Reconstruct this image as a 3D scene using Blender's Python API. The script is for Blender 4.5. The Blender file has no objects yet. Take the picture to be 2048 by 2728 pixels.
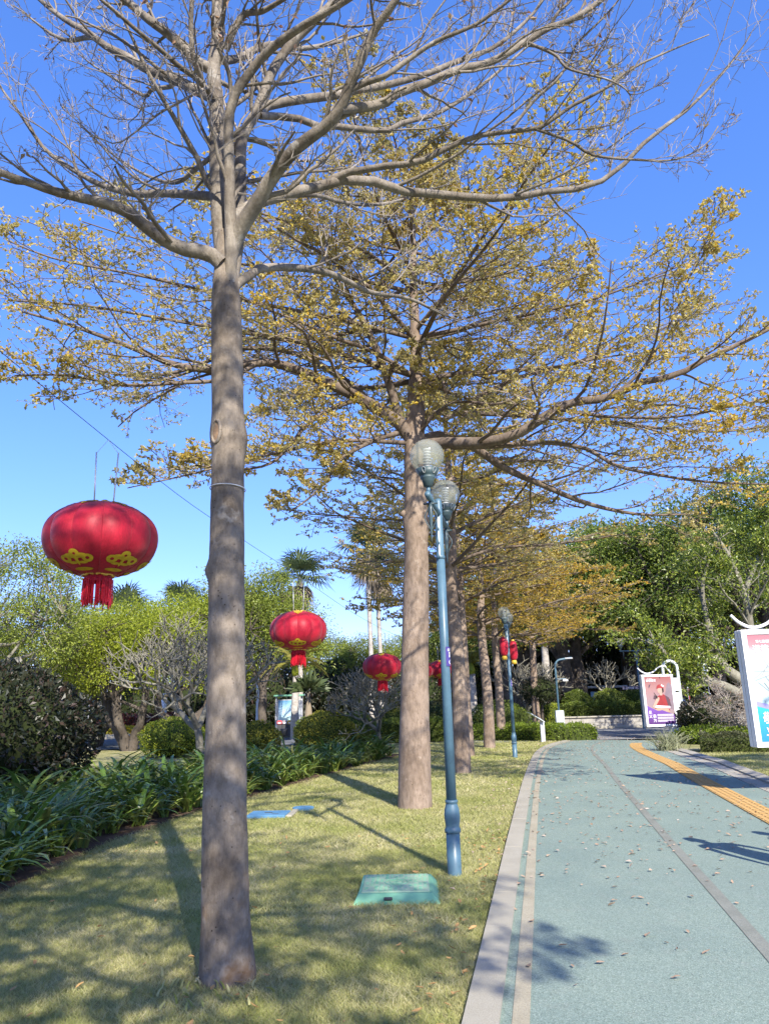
import bpy, math, random
import numpy as np
from mathutils import Vector, Matrix

random.seed(5)
SC = bpy.context.scene
COL = SC.collection

# ------------------------------------------------------------------ camera, sky, sun, exposure
F_PX, PITCH, ROLL, EYE = 1950.0, math.radians(14.5), math.radians(-1.47), 1.6
cam_data = bpy.data.cameras.new('camera')
cam = bpy.data.objects.new('camera', cam_data)
COL.objects.link(cam)
CAM_M = Matrix.Rotation(math.pi / 2 + PITCH, 3, 'X') @ Matrix.Rotation(ROLL, 3, 'Z')
cam.location = (0, 0, EYE)
cam.rotation_euler = CAM_M.to_euler()
cam_data.sensor_fit = 'VERTICAL'
cam_data.sensor_height = 36.0
cam_data.lens = 36.0 * F_PX / 2728.0
cam_data.clip_start = 0.05
cam_data.clip_end = 2000
SC.camera = cam

SUN_EL = math.radians(36.2)
SUN_XY = Vector((0.32, -0.947)).normalized()
world = bpy.data.worlds.new('World')
SC.world = world
world.use_nodes = True
wn, wl = world.node_tree.nodes, world.node_tree.links
wn.clear()
sky = wn.new('ShaderNodeTexSky')
sky.sky_type = 'NISHITA'
sky.sun_disc = False
sky.sun_elevation = SUN_EL
sky.sun_rotation = math.atan2(SUN_XY.x, SUN_XY.y)
sky.air_density, sky.dust_density, sky.ozone_density = 1.0, 0.3, 4.0
gm = wn.new('ShaderNodeGamma')
gm.inputs['Gamma'].default_value = 0.7
hs = wn.new('ShaderNodeHueSaturation')
hs.inputs['Saturation'].default_value = 1.22
tint = wn.new('ShaderNodeMix')
tint.data_type = 'RGBA'
tint.blend_type = 'MULTIPLY'
tint.inputs[0].default_value = 1.0
tint.inputs[7].default_value = (1.33, 1.39, 2.2, 1)
bg = wn.new('ShaderNodeBackground')
bg.inputs['Strength'].default_value = 0.114
wo = wn.new('ShaderNodeOutputWorld')
wl.new(sky.outputs[0], hs.inputs['Color'])
wl.new(hs.outputs[0], gm.inputs['Color'])
wl.new(gm.outputs[0], tint.inputs[6])
wl.new(tint.outputs[2], bg.inputs[0])
wl.new(bg.outputs[0], wo.inputs[0])

sun_d = bpy.data.lights.new('sun', 'SUN')
sun_d.energy = 4.6
sun_d.angle = math.radians(0.55)
sun_d.color = (1.0, 0.93, 0.82)
sun = bpy.data.objects.new('sun', sun_d)
COL.objects.link(sun)
sd = Vector((-SUN_XY.x * math.cos(SUN_EL), -SUN_XY.y * math.cos(SUN_EL), -math.sin(SUN_EL)))
sun.rotation_euler = sd.to_track_quat('-Z', 'Y').to_euler()
sun.location = (20, -60, 50)

SC.view_settings.view_transform = 'Standard'
SC.view_settings.look = 'None'
SC.view_settings.gamma = 1.0
SC.view_settings.use_curve_mapping = False
SC.view_settings.exposure = 1.06
SC.render.engine = 'CYCLES'
SC.cycles.use_denoising = True
SC.cycles.max_bounces = 6
SC.cycles.transparent_max_bounces = 8
SC.cycles.use_adaptive_sampling = True
SC.cycles.adaptive_threshold = 0.015
SC.cycles.sample_clamp_indirect = 6

CM = np.array(CAM_M)


def PX(x, y, Y):
    """Point at world depth Y that was measured at full-size photo pixel (x, y)."""
    d = CM @ np.array([(x - 1024) / F_PX, -(y - 1364) / F_PX, -1.0])
    return np.array([0, 0, EYE]) + d * (Y / d[1])


def GR(x, y, z=0.0):
    d = CM @ np.array([(x - 1024) / F_PX, -(y - 1364) / F_PX, -1.0])
    return np.array([0, 0, EYE]) + d * ((z - EYE) / d[2])


def depth_px(p):
    """Size in metres of one photo pixel at point p."""
    v = CM.T @ (np.asarray(p) - np.array([0, 0, EYE]))
    return -v[2] / F_PX


# ------------------------------------------------------------------ materials
MATS = {}


def new_mat(name):
    m = bpy.data.materials.new(name)
    m.use_nodes = True
    MATS[name] = m
    nt = m.node_tree
    b = nt.nodes['Principled BSDF']
    return m, nt.nodes, nt.links, b


def ramp(n, stops):
    r = n.new('ShaderNodeValToRGB')
    e = r.color_ramp.elements
    while len(e) > 1:
        e.remove(e[-1])
    e[0].position, e[0].color = stops[0][0], (*stops[0][1], 1)
    for p, c in stops[1:]:
        k = e.new(p)
        k.color = (*c, 1)
    return r


def noise(n, l, scale, detail=4.0, rough=0.6, vec=None, coord='Object', mapping=None):
    t = n.new('ShaderNodeTexNoise')
    t.inputs['Scale'].default_value = scale
    t.inputs['Detail'].default_value = detail
    t.inputs['Roughness'].default_value = rough
    tc = n.new('ShaderNodeTexCoord')
    src = tc.outputs[coord]
    if mapping:
        mp = n.new('ShaderNodeMapping')
        mp.inputs['Scale'].default_value = mapping
        l.new(src, mp.inputs[0])
        src = mp.outputs[0]
    l.new(src, t.inputs['Vector'])
    return t


def mix(n, l, a, b, fac, mode='MIX'):
    x = n.new('ShaderNodeMix')
    x.data_type = 'RGBA'
    x.blend_type = mode
    for s, v in ((x.inputs[0], fac), (x.inputs[6], a), (x.inputs[7], b)):
        if hasattr(v, 'is_linked') or hasattr(v, 'links'):
            l.new(v, s)
        elif isinstance(v, (int, float)):
            s.default_value = v
        else:
            s.default_value = (*v, 1)
    return x.outputs[2]


def bump(n, l, h, b, strength=0.4, dist=0.01):
    bp = n.new('ShaderNodeBump')
    bp.inputs['Strength'].default_value = strength
    bp.inputs['Distance'].default_value = dist
    l.new(h, bp.inputs['Height'])
    l.new(bp.outputs[0], b.inputs['Normal'])


def plain(name, c, rough=0.5, metal=0.0, var=0.12, scale=6.0, spec=0.4, bstr=0.0):
    """Principled with slight procedural variation of one colour."""
    m, n, l, b = new_mat(name)
    t = noise(n, l, scale, 5)
    lo = tuple(max(0, x * (1 - var)) for x in c)
    hi = tuple(min(1, x * (1 + var)) for x in c)
    r = ramp(n, [(0.3, lo), (0.7, hi)])
    l.new(t.outputs[0], r.inputs[0])
    l.new(r.outputs[0], b.inputs['Base Color'])
    b.inputs['Roughness'].default_value = rough
    b.inputs['Metallic'].default_value = metal
    b.inputs['Specular IOR Level'].default_value = spec
    if bstr:
        t2 = noise(n, l, scale * 8, 4)
        bump(n, l, t2.outputs[0], b, bstr, 0.01)
    return m


def leafm(name, cols, trans=0.3, rough=0.45, clump=0.0, clump_cols=None, clump_scale=0.7, spec=0.35):
    """Leaf colours picked per leaf, optionally drifting over large clumps; some light passes through."""
    m, n, l, b = new_mat(name)
    g = n.new('ShaderNodeNewGeometry')
    k = len(cols)
    r = ramp(n, [(i / max(1, k - 1), c) for i, c in enumerate(cols)])
    l.new(g.outputs['Random Per Island'], r.inputs[0])
    col = r.outputs[0]
    if clump:
        t = noise(n, l, clump_scale, 2)
        r2 = ramp(n, [(0.40, (0, 0, 0)), (0.62, (1, 1, 1))])
        l.new(t.outputs[0], r2.inputs[0])
        r3 = ramp(n, [(i / max(1, len(clump_cols) - 1), c) for i, c in enumerate(clump_cols)])
        l.new(g.outputs['Random Per Island'], r3.inputs[0])
        mm = n.new('ShaderNodeMath')
        mm.operation = 'MULTIPLY'
        mm.inputs[1].default_value = clump
        l.new(r2.outputs[0], mm.inputs[0])
        col = mix(n, l, col, r3.outputs[0], mm.outputs[0])
    l.new(col, b.inputs['Base Color'])
    b.inputs['Roughness'].default_value = rough
    b.inputs['Specular IOR Level'].default_value = spec
    tr = n.new('ShaderNodeBsdfTranslucent')
    l.new(col, tr.inputs[0])
    ms = n.new('ShaderNodeMixShader')
    ms.inputs[0].default_value = trans
    l.new(b.outputs[0], ms.inputs[1])
    l.new(tr.outputs[0], ms.inputs[2])
    l.new(ms.outputs[0], n['Material Output'].inputs[0])
    return m


def bark(name, c1, c2, spots, scale=1.0, streak=6.0, mud=False):
    m, n, l, b = new_mat(name)
    big = noise(n, l, 2.2 * scale, 6, 0.65)
    r1 = ramp(n, [(0.33, c1), (0.64, c2)])
    l.new(big.outputs[0], r1.inputs[0])
    st = noise(n, l, 9 * scale, 6, 0.7, mapping=(streak, streak, 1))
    r2 = ramp(n, [(0.38, (0.45, 0.43, 0.40)), (0.58, (1, 1, 1))])
    l.new(st.outputs[0], r2.inputs[0])
    col = mix(n, l, r1.outputs[0], r2.outputs[0], 0.55, 'MULTIPLY')
    sp = n.new('ShaderNodeTexVoronoi')
    sp.inputs['Scale'].default_value = 30 * scale
    tc = n.new('ShaderNodeTexCoord')
    l.new(tc.outputs['Object'], sp.inputs['Vector'])
    r3 = ramp(n, [(0.10, (0.25, 0.22, 0.2)), (0.22, (1, 1, 1))])
    l.new(sp.outputs['Distance'], r3.inputs[0])
    gate = noise(n, l, 7 * scale, 3)
    r4 = ramp(n, [(0.50, (0, 0, 0)), (0.60, (1, 1, 1))])
    l.new(gate.outputs[0], r4.inputs[0])
    col2 = mix(n, l, col, r3.outputs[0], r4.outputs[0], 'MULTIPLY')
    pl = noise(n, l, 5.5 * scale, 4, 0.6)
    r5 = ramp(n, [(0.63, (0, 0, 0)), (0.70, (0.55, 0.55, 0.55))])
    l.new(pl.outputs[0], r5.inputs[0])
    col3 = mix(n, l, col2, spots, r5.outputs[0])
    if mud:
        sx = n.new('ShaderNodeSeparateXYZ')
        l.new(tc.outputs['Object'], sx.inputs[0])
        mr = n.new('ShaderNodeMapRange')
        mr.inputs['From Min'].default_value = 0.1
        mr.inputs['From Max'].default_value = 0.75
        mr.inputs['To Min'].default_value = 1.0
        mr.inputs['To Max'].default_value = 0.0
        l.new(sx.outputs[2], mr.inputs[0])
        mn = noise(n, l, 5, 4)
        r6 = ramp(n, [(0.50, (0, 0, 0)), (0.66, (1, 1, 1))])
        l.new(mn.outputs[0], r6.inputs[0])
        mu = n.new('ShaderNodeMath')
        mu.operation = 'MULTIPLY'
        l.new(r6.outputs[0], mu.inputs[0])
        l.new(mr.outputs[0], mu.inputs[1])
        col3 = mix(n, l, col3, (0.17, 0.10, 0.05), mu.outputs[0])
    l.new(col3, b.inputs['Base Color'])
    b.inputs['Roughness'].default_value = 0.85
    b.inputs['Specular IOR Level'].default_value = 0.15
    bump(n, l, st.outputs[0], b, 0.7, 0.016)
    return m


bark('bark_pale', (0.135, 0.108, 0.083), (0.31, 0.262, 0.21), (0.40, 0.365, 0.315), streak=2.2, mud=True)
bark('bark_limb', (0.13, 0.108, 0.085), (0.30, 0.265, 0.22), (0.42, 0.395, 0.35), scale=1.4, streak=2.0)
bark('bark_tan', (0.20, 0.148, 0.108), (0.32, 0.25, 0.195), (0.36, 0.30, 0.245), scale=0.8, streak=2.6)
bark('bark_tan_limb', (0.12, 0.09, 0.068), (0.22, 0.175, 0.138), (0.30, 0.26, 0.22), scale=1.0, streak=2.0)
bark('bark_dark', (0.06, 0.05, 0.042), (0.16, 0.135, 0.11), (0.24, 0.22, 0.19), scale=0.8)
bark('bark_grey', (0.16, 0.15, 0.115), (0.28, 0.265, 0.205), (0.36, 0.345, 0.29), scale=1.0, streak=2.0)
bark('bark_palm', (0.34, 0.31, 0.27), (0.50, 0.47, 0.42), (0.55, 0.53, 0.48), scale=1.2, streak=0.4)
plain('twig', (0.31, 0.275, 0.24), 0.85, var=0.25, scale=2.0, spec=0.1)
plain('twig_brown', (0.23, 0.185, 0.155), 0.85, var=0.25, scale=2.0, spec=0.1)
plain('wood_cut', (0.33, 0.22, 0.14), 0.9, var=0.35, scale=20, spec=0.1, bstr=0.5)

leafm('leaf_gold', [(0.76, 0.48, 0.05), (0.70, 0.49, 0.06), (0.56, 0.46, 0.08), (0.62, 0.53, 0.18), (0.38, 0.36, 0.10)], 0.5,
      clump=0.88, clump_cols=[(0.29, 0.30, 0.10), (0.46, 0.42, 0.19), (0.60, 0.54, 0.33), (0.48, 0.38, 0.10)], clump_scale=0.45)
leafm('leaf_amber', [(0.68, 0.40, 0.04), (0.60, 0.38, 0.05), (0.48, 0.37, 0.06), (0.33, 0.30, 0.06)], 0.5,
      clump=0.6, clump_cols=[(0.30, 0.29, 0.07), (0.45, 0.37, 0.10), (0.56, 0.42, 0.10)], clump_scale=0.5)
leafm('leaf_dry', [(0.33, 0.20, 0.10), (0.42, 0.30, 0.17), (0.27, 0.13, 0.08), (0.45, 0.37, 0.22)], 0.35)
leafm('leaf_ficus', [(0.06, 0.10, 0.016), (0.11, 0.165, 0.024), (0.17, 0.235, 0.035), (0.24, 0.295, 0.05), (0.32, 0.355, 0.09)], 0.35, 0.32, spec=0.5)
leafm('leaf_lime', [(0.17, 0.22, 0.02), (0.29, 0.35, 0.03), (0.39, 0.43, 0.045), (0.22, 0.26, 0.035)], 0.38, 0.42)
leafm('leaf_olive', [(0.14, 0.19, 0.025), (0.23, 0.285, 0.04), (0.30, 0.34, 0.06), (0.18, 0.22, 0.035)], 0.3, 0.45)
leafm('leaf_dark', [(0.016, 0.024, 0.013), (0.026, 0.034, 0.018), (0.042, 0.045, 0.024), (0.065, 0.04, 0.032)], 0.15, 0.4, spec=0.45)
leafm('leaf_hedge', [(0.07, 0.11, 0.018), (0.12, 0.17, 0.025), (0.18, 0.23, 0.03), (0.10, 0.13, 0.03)], 0.3, 0.42)
leafm('leaf_hedge_bright', [(0.11, 0.17, 0.02), (0.18, 0.25, 0.025), (0.23, 0.30, 0.035)], 0.38, 0.42)
leafm('leaf_hedge_dull', [(0.05, 0.06, 0.025), (0.08, 0.085, 0.035), (0.10, 0.11, 0.04)], 0.25, 0.5)
leafm('leaf_dome', [(0.14, 0.16, 0.022), (0.27, 0.27, 0.03), (0.40, 0.37, 0.05), (0.10, 0.115, 0.024)], 0.3, 0.42)
leafm('leaf_strap', [(0.06, 0.115, 0.018), (0.105, 0.185, 0.03), (0.16, 0.25, 0.035), (0.25, 0.31, 0.06), (0.07, 0.13, 0.022), (0.36, 0.31, 0.10)], 0.25, 0.3, spec=0.55)
leafm('leaf_palm', [(0.07, 0.10, 0.04), (0.11, 0.15, 0.06), (0.15, 0.18, 0.08)], 0.3, 0.4)
leafm('leaf_palm_yellow', [(0.20, 0.19, 0.03), (0.28, 0.24, 0.04), (0.14, 0.15, 0.03)], 0.35, 0.4)
leafm('palm_skirt', [(0.24, 0.19, 0.12), (0.33, 0.27, 0.19), (0.18, 0.14, 0.10)], 0.2, 0.8)
leafm('flower_yellow', [(0.55, 0.38, 0.02), (0.60, 0.45, 0.03), (0.20, 0.24, 0.03)], 0.2)
leafm('leaf_red', [(0.16, 0.03, 0.03), (0.09, 0.03, 0.025), (0.20, 0.07, 0.06)], 0.25)
leafm('leaf_fallen', [(0.38, 0.26, 0.16), (0.48, 0.37, 0.28), (0.30, 0.20, 0.13), (0.52, 0.44, 0.37)], 0.15, 0.7)
leafm('leaf_fallen_gold', [(0.45, 0.24, 0.06), (0.48, 0.30, 0.12), (0.36, 0.19, 0.07)], 0.2, 0.6)
leafm('blade', [(0.28, 0.30, 0.085), (0.42, 0.41, 0.15), (0.58, 0.53, 0.27), (0.66, 0.60, 0.37), (0.36, 0.38, 0.12)], 0.38, 0.6,
      clump=0.8, clump_cols=[(0.23, 0.28, 0.07), (0.33, 0.36, 0.10), (0.42, 0.42, 0.14)], clump_scale=0.9, spec=0.2)
leafm('blade_pale', [(0.22, 0.25, 0.13), (0.30, 0.32, 0.18), (0.36, 0.37, 0.22)], 0.3, 0.6)

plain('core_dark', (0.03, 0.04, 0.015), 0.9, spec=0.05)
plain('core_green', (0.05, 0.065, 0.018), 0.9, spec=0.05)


def ground_mat(name, stops, scale, fine, bstr, rough=0.95):
    m, n, l, b = new_mat(name)
    a = noise(n, l, scale, 6, 0.6)
    r = ramp(n, stops)
    l.new(a.outputs[0], r.inputs[0])
    f = noise(n, l, fine, 5, 0.7)
    r2 = ramp(n, [(0.3, (0.55, 0.55, 0.55)), (0.7, (1.15, 1.15, 1.15))])
    l.new(f.outputs[0], r2.inputs[0])
    l.new(mix(n, l, r.outputs[0], r2.outputs[0], 0.8, 'MULTIPLY'), b.inputs['Base Color'])
    b.inputs['Roughness'].default_value = rough
    b.inputs['Specular IOR Level'].default_value = 0.15
    bump(n, l, f.outputs[0], b, bstr, 0.02)
    return m


ground_mat('m_ground', [(0.35, (0.10, 0.105, 0.045)), (0.65, (0.16, 0.15, 0.075))], 0.6, 40, 0.5)
ground_mat('m_lawn', [(0.35, (0.24, 0.245, 0.095)), (0.5, (0.33, 0.31, 0.14)), (0.65, (0.42, 0.385, 0.225))], 1.1, 90, 0.6)
ground_mat('m_soil', [(0.35, (0.09, 0.06, 0.042)), (0.65, (0.19, 0.13, 0.09))], 3, 50, 0.8)
ground_mat('m_plaza', [(0.35, (0.20, 0.205, 0.21)), (0.65, (0.29, 0.29, 0.29))], 0.8, 60, 0.3)
ground_mat('m_road', [(0.35, (0.13, 0.14, 0.155)), (0.65, (0.19, 0.20, 0.21))], 0.8, 60, 0.3)
ground_mat('m_granite', [(0.35, (0.36, 0.335, 0.265)), (0.65, (0.43, 0.40, 0.32))], 1.6, 140, 0.25, 0.8)
ground_mat('m_granite_pale', [(0.35, (0.37, 0.345, 0.28)), (0.65, (0.44, 0.41, 0.34))], 1.6, 120, 0.25, 0.8)
ground_mat('m_wallstone', [(0.35, (0.26, 0.245, 0.22)), (0.65, (0.42, 0.40, 0.36))], 1.3, 40, 0.4, 0.85)
ground_mat('m_line_beige', [(0.35, (0.36, 0.325, 0.235)), (0.65, (0.43, 0.39, 0.29))], 2.5, 120, 0.3, 0.85)
ground_mat('m_line_grey', [(0.35, (0.215, 0.225, 0.19)), (0.65, (0.265, 0.275, 0.235))], 2.5, 120, 0.3, 0.85)
ground_mat('m_tactile', [(0.35, (0.48, 0.29, 0.10)), (0.65, (0.55, 0.36, 0.15))], 2.5, 60, 0.2, 0.8)
ground_mat('m_rope', [(0.3, (0.4, 0.4, 0.4)), (0.7, (0.5, 0.5, 0.5))], 20, 80, 0.1)


def path_mat():
    m, n, l, b = new_mat('m_path')
    v = n.new('ShaderNodeTexVoronoi')
    v.inputs['Scale'].default_value = 150
    tc = n.new('ShaderNodeTexCoord')
    l.new(tc.outputs['Object'], v.inputs['Vector'])
    sep = n.new('ShaderNodeSeparateColor')
    l.new(v.outputs['Color'], sep.inputs[0])
    r = ramp(n, [(0.0, (0.128, 0.168, 0.142)), (0.25, (0.185, 0.243, 0.206)), (0.7, (0.218, 0.285, 0.243)), (1.0, (0.298, 0.358, 0.306))])
    l.new(sep.outputs[0], r.inputs[0])
    big = noise(n, l, 0.9, 5, 0.6)
    r2 = ramp(n, [(0.3, (0.86, 0.88, 0.9)), (0.7, (1.1, 1.07, 1.04))])
    l.new(big.outputs[0], r2.inputs[0])
    dirt = noise(n, l, 5, 5, 0.7)
    r3 = ramp(n, [(0.55, (0, 0, 0)), (0.75, (0.3, 0.3, 0.3))])
    l.new(dirt.outputs[0], r3.inputs[0])
    c = mix(n, l, r.outputs[0], r2.outputs[0], 1.0, 'MULTIPLY')
    c = mix(n, l, c, (0.26, 0.255, 0.225), r3.outputs[0])
    st = noise(n, l, 0.45, 6, 0.65)
    r4 = ramp(n, [(0.52, (0, 0, 0)), (0.70, (0.45, 0.45, 0.45))])
    l.new(st.outputs[0], r4.inputs[0])
    c = mix(n, l, c, (0.155, 0.205, 0.185), r4.outputs[0])
    sp = noise(n, l, 14, 3, 0.5)
    r5 = ramp(n, [(0.70, (0, 0, 0)), (0.76, (0.5, 0.5, 0.5))])
    l.new(sp.outputs[0], r5.inputs[0])
    c = mix(n, l, c, (0.13, 0.14, 0.125), r5.outputs[0])
    l.new(c, b.inputs['Base Color'])
    b.inputs['Roughness'].default_value = 0.9
    b.inputs['Specular IOR Level'].default_value = 0.2
    bump(n, l, v.outputs['Distance'], b, 0.5, 0.004)


path_mat()


def metal_paint(name, c, c2, rough=0.42):
    m, n, l, b = new_mat(name)
    a = noise(n, l, 3.0, 5, 0.6)
    r = ramp(n, [(0.35, c), (0.7, c2)])
    l.new(a.outputs[0], r.inputs[0])
    s = noise(n, l, 26, 5, 0.7, mapping=(1, 1, 0.25))
    r2 = ramp(n, [(0.60, (1, 1, 1)), (0.75, (0.55, 0.5, 0.48))])
    l.new(s.outputs[0], r2.inputs[0])
    l.new(mix(n, l, r.outputs[0], r2.outputs[0], 0.6, 'MULTIPLY'), b.inputs['Base Color'])
    rr = ramp(n, [(0.3, (rough - .1,) * 3), (0.7, (rough + .15,) * 3)])
    l.new(a.outputs[0], rr.inputs[0])
    l.new(rr.outputs[0], b.inputs['Roughness'])
    bump(n, l, s.outputs[0], b, 0.1, 0.004)
    return m


metal_paint('paint_teal', (0.055, 0.115, 0.16), (0.095, 0.18, 0.24))
metal_paint('paint_teal_dark', (0.035, 0.06, 0.07), (0.06, 0.10, 0.11))
metal_paint('paint_white', (0.74, 0.75, 0.77), (0.82, 0.82, 0.82), 0.4)
metal_paint('paint_pale', (0.55, 0.62, 0.62), (0.66, 0.70, 0.70), 0.4)
metal_paint('paint_grey', (0.36, 0.38, 0.40), (0.46, 0.47, 0.48), 0.4)
metal_paint('paint_green', (0.13, 0.34, 0.21), (0.19, 0.42, 0.28), 0.55)
metal_paint('paint_green_pale', (0.25, 0.38, 0.25), (0.33, 0.45, 0.32), 0.6)
metal_paint('paint_blue', (0.06, 0.17, 0.30), (0.10, 0.24, 0.38), 0.7)
metal_paint('steel', (0.55, 0.56, 0.58), (0.66, 0.67, 0.68), 0.3)
plain('black', (0.02, 0.02, 0.022), 0.5)
plain('charcoal', (0.05, 0.05, 0.055), 0.6)
plain('white', (0.78, 0.78, 0.77), 0.6, var=0.03)
plain('bin_red', (0.45, 0.07, 0.08), 0.5)
plain('bin_grey', (0.25, 0.22, 0.23), 0.5)
plain('bin_yellow', (0.60, 0.38, 0.04), 0.5)
plain('gold', (0.62, 0.40, 0.07), 0.35, 0.35, var=0.3, scale=40)
plain('motif_gold', (0.52, 0.36, 0.02), 0.55, 0.0, var=0.2, scale=30)
plain('tassel_red', (0.55, 0.012, 0.03), 0.6, var=0.3, scale=60)
plain('purple', (0.055, 0.04, 0.20), 0.45)
plain('sticker_white', (0.75, 0.75, 0.78), 0.5, var=0.03)
plain('skin', (0.50, 0.32, 0.24), 0.55)
plain('hair', (0.015, 0.012, 0.01), 0.45)
plain('cloth_blue', (0.16, 0.22, 0.42), 0.85)
plain('cloth_dark', (0.03, 0.032, 0.04), 0.9)
plain('cloth_grey', (0.22, 0.22, 0.24), 0.9)
plain('tyre', (0.02, 0.02, 0.02), 0.8)
plain('car_white', (0.75, 0.75, 0.75), 0.25, spec=0.6, var=0.02)


def silk(name, c):
    m, n, l, b = new_mat(name)
    w = noise(n, l, 90, 3, 0.6, mapping=(1, 1, 0.3))
    r = ramp(n, [(0.3, tuple(x * 0.8 for x in c)), (0.7, tuple(min(1, x * 1.12) for x in c))])
    l.new(w.outputs[0], r.inputs[0])
    l.new(r.outputs[0], b.inputs['Base Color'])
    b.inputs['Roughness'].default_value = 0.5
    b.inputs['Sheen Weight'].default_value = 0.15
    b.inputs['Specular IOR Level'].default_value = 0.3
    tr = n.new('ShaderNodeBsdfTranslucent')
    l.new(r.outputs[0], tr.inputs[0])
    ms = n.new('ShaderNodeMixShader')
    ms.inputs[0].default_value = 0.2
    l.new(b.outputs[0], ms.inputs[1])
    l.new(tr.outputs[0], ms.inputs[2])
    l.new(ms.outputs[0], n['Material Output'].inputs[0])
    big = noise(n, l, 5, 3)
    bump(n, l, big.outputs[0], b, 0.15, 0.02)


silk('silk_red', (0.47, 0.012, 0.035))
silk('silk_red_deep', (0.40, 0.009, 0.03))


def glass_mat(name, c, rough, alpha_mix):
    m, n, l, b = new_mat(name)
    b.inputs['Base Color'].default_value = (*c, 1)
    b.inputs['Roughness'].default_value = rough
    b.inputs['Specular IOR Level'].default_value = 0.8
    tp = n.new('ShaderNodeBsdfTransparent')
    tp.inputs[0].default_value = (0.93, 0.95, 0.92, 1)
    t = noise(n, l, 6, 4)
    r = ramp(n, [(0.3, (alpha_mix - 0.1,) * 3), (0.7, (alpha_mix + 0.12,) * 3)])
    l.new(t.outputs[0], r.inputs[0])
    ms = n.new('ShaderNodeMixShader')
    l.new(r.outputs[0], ms.inputs[0])
    l.new(tp.outputs[0], ms.inputs[1])
    l.new(b.outputs[0], ms.inputs[2])
    l.new(ms.outputs[0], n['Material Output'].inputs[0])


glass_mat('globe_glass', (0.42, 0.44, 0.38), 0.08, 0.34)
glass_mat('car_glass', (0.02, 0.025, 0.03), 0.05, 0.85)


def gradient_mat(name, stops, axis='Z', rough=0.35):
    m, n, l, b = new_mat(name)
    tc = n.new('ShaderNodeTexCoord')
    sx = n.new('ShaderNodeSeparateXYZ')
    l.new(tc.outputs['Generated'], sx.inputs[0])
    r = ramp(n, stops)
    l.new(sx.outputs[axis], r.inputs[0])
    l.new(r.outputs[0], b.inputs['Base Color'])
    b.inputs['Roughness'].default_value = rough


gradient_mat('poster_rose', [(0.0, (0.30, 0.21, 0.22)), (0.45, (0.28, 0.20, 0.21)), (0.75, (0.32, 0.17, 0.16)), (1.0, (0.26, 0.085, 0.08))])
gradient_mat('poster_ice', [(0.0, (0.36, 0.50, 0.55)), (0.55, (0.38, 0.51, 0.55)), (0.83, (0.44, 0.44, 0.46)), (0.90, (0.40, 0.20, 0.22)), (1.0, (0.34, 0.13, 0.16))])
gradient_mat('poster_cyan', [(0.0, (0.02, 0.20, 0.42)), (1.0, (0.03, 0.36, 0.55))])
gradient_mat('poster_violet', [(0.0, (0.09, 0.035, 0.15)), (0.6, (0.15, 0.06, 0.30)), (1.0, (0.18, 0.09, 0.34))])
gradient_mat('screen_sky', [(0.0, (0.55, 0.75, 0.65)), (0.4, (0.5, 0.7, 0.8)), (1.0, (0.12, 0.33, 0.55))])
plain('print_grey', (0.22, 0.24, 0.25), 0.4, var=0.05)
plain('print_lilac', (0.26, 0.25, 0.55), 0.4, var=0.05)
plain('print_red', (0.27, 0.03, 0.03), 0.4, var=0.2)
plain('print_navy', (0.05, 0.05, 0.09), 0.4)
plain('print_skin', (0.46, 0.30, 0.23), 0.4, var=0.05)
plain('print_dark', (0.09, 0.05, 0.06), 0.4)
plain('print_ghost', (0.20, 0.15, 0.17), 0.4, var=0.1)
plain('print_glow', (0.42, 0.28, 0.20), 0.4, var=0.1)


# ------------------------------------------------------------------ mesh helpers
def O(name, V, faces, m, parent=None, org=(0, 0, 0), smooth=False, kind=None):
    """One mesh object from arrays. V in world space, org the thing's base point."""
    V = np.asarray(V, dtype=np.float64).reshape(-1, 3) - np.asarray(org)
    if not isinstance(faces, list):
        faces = [faces]
    faces = [np.asarray(f, dtype=np.int64) for f in faces if len(f)]
    me = bpy.data.meshes.new(name)
    me.vertices.add(len(V))
    me.vertices.foreach_set('co', V.astype(np.float32).ravel())
    loops = np.concatenate([f.ravel() for f in faces])
    tot = np.concatenate([np.full(len(f), f.shape[1]) for f in faces])
    start = np.concatenate([[0], np.cumsum(tot)[:-1]])
    me.loops.add(len(loops))
    me.loops.foreach_set('vertex_index', loops.astype(np.int32))
    me.polygons.add(len(tot))
    me.polygons.foreach_set('loop_start', start.astype(np.int32))
    me.polygons.foreach_set('use_smooth', np.full(len(tot), bool(smooth)))
    me.update(calc_edges=True)
    if m:
        me.materials.append(MATS[m])
    ob = bpy.data.objects.new(name, me)
    COL.objects.link(ob)
    if parent is not None:
        ob.parent = parent
    else:
        ob.location = org
    if kind:
        ob['kind'] = kind
    return ob


def inst(ob, parent=None, loc=None, rot=None, scale=None):
    """Copy of one object sharing its mesh."""
    c = ob.copy()
    COL.objects.link(c)
    c.parent = parent
    if loc is not None:
        c.location = loc
    if rot is not None:
        c.rotation_euler = rot
    if scale is not None:
        c.scale = scale
    return c


def tag(o, label, cat, group=None):
    o['label'] = label
    o['category'] = cat
    if group:
        o['group'] = group
    return o


def thing(name, label, cat, loc=(0, 0, 0), rotz=0.0, group=None):
    e = bpy.data.objects.new(name, None)
    e.empty_display_size = 0.1
    COL.objects.link(e)
    e.location = loc
    e.rotation_euler = (0, 0, rotz)
    return tag(e, label, cat, group)


def copy_thing(root, label, loc, rotz=0.0, scale=None, group=None):
    c = root.copy()
    COL.objects.link(c)
    c.location = loc
    c.rotation_euler = (0, 0, rotz)
    if scale is not None:
        c.scale = scale if hasattr(scale, '__len__') else (scale,) * 3
    c['label'] = label
    if group:
        c['group'] = group
    for ch in list(root.children):
        d = ch.copy()
        COL.objects.link(d)
        d.parent = c
        for g in list(ch.children):
            e = g.copy()
            COL.objects.link(e)
            e.parent = d
    return c


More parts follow.
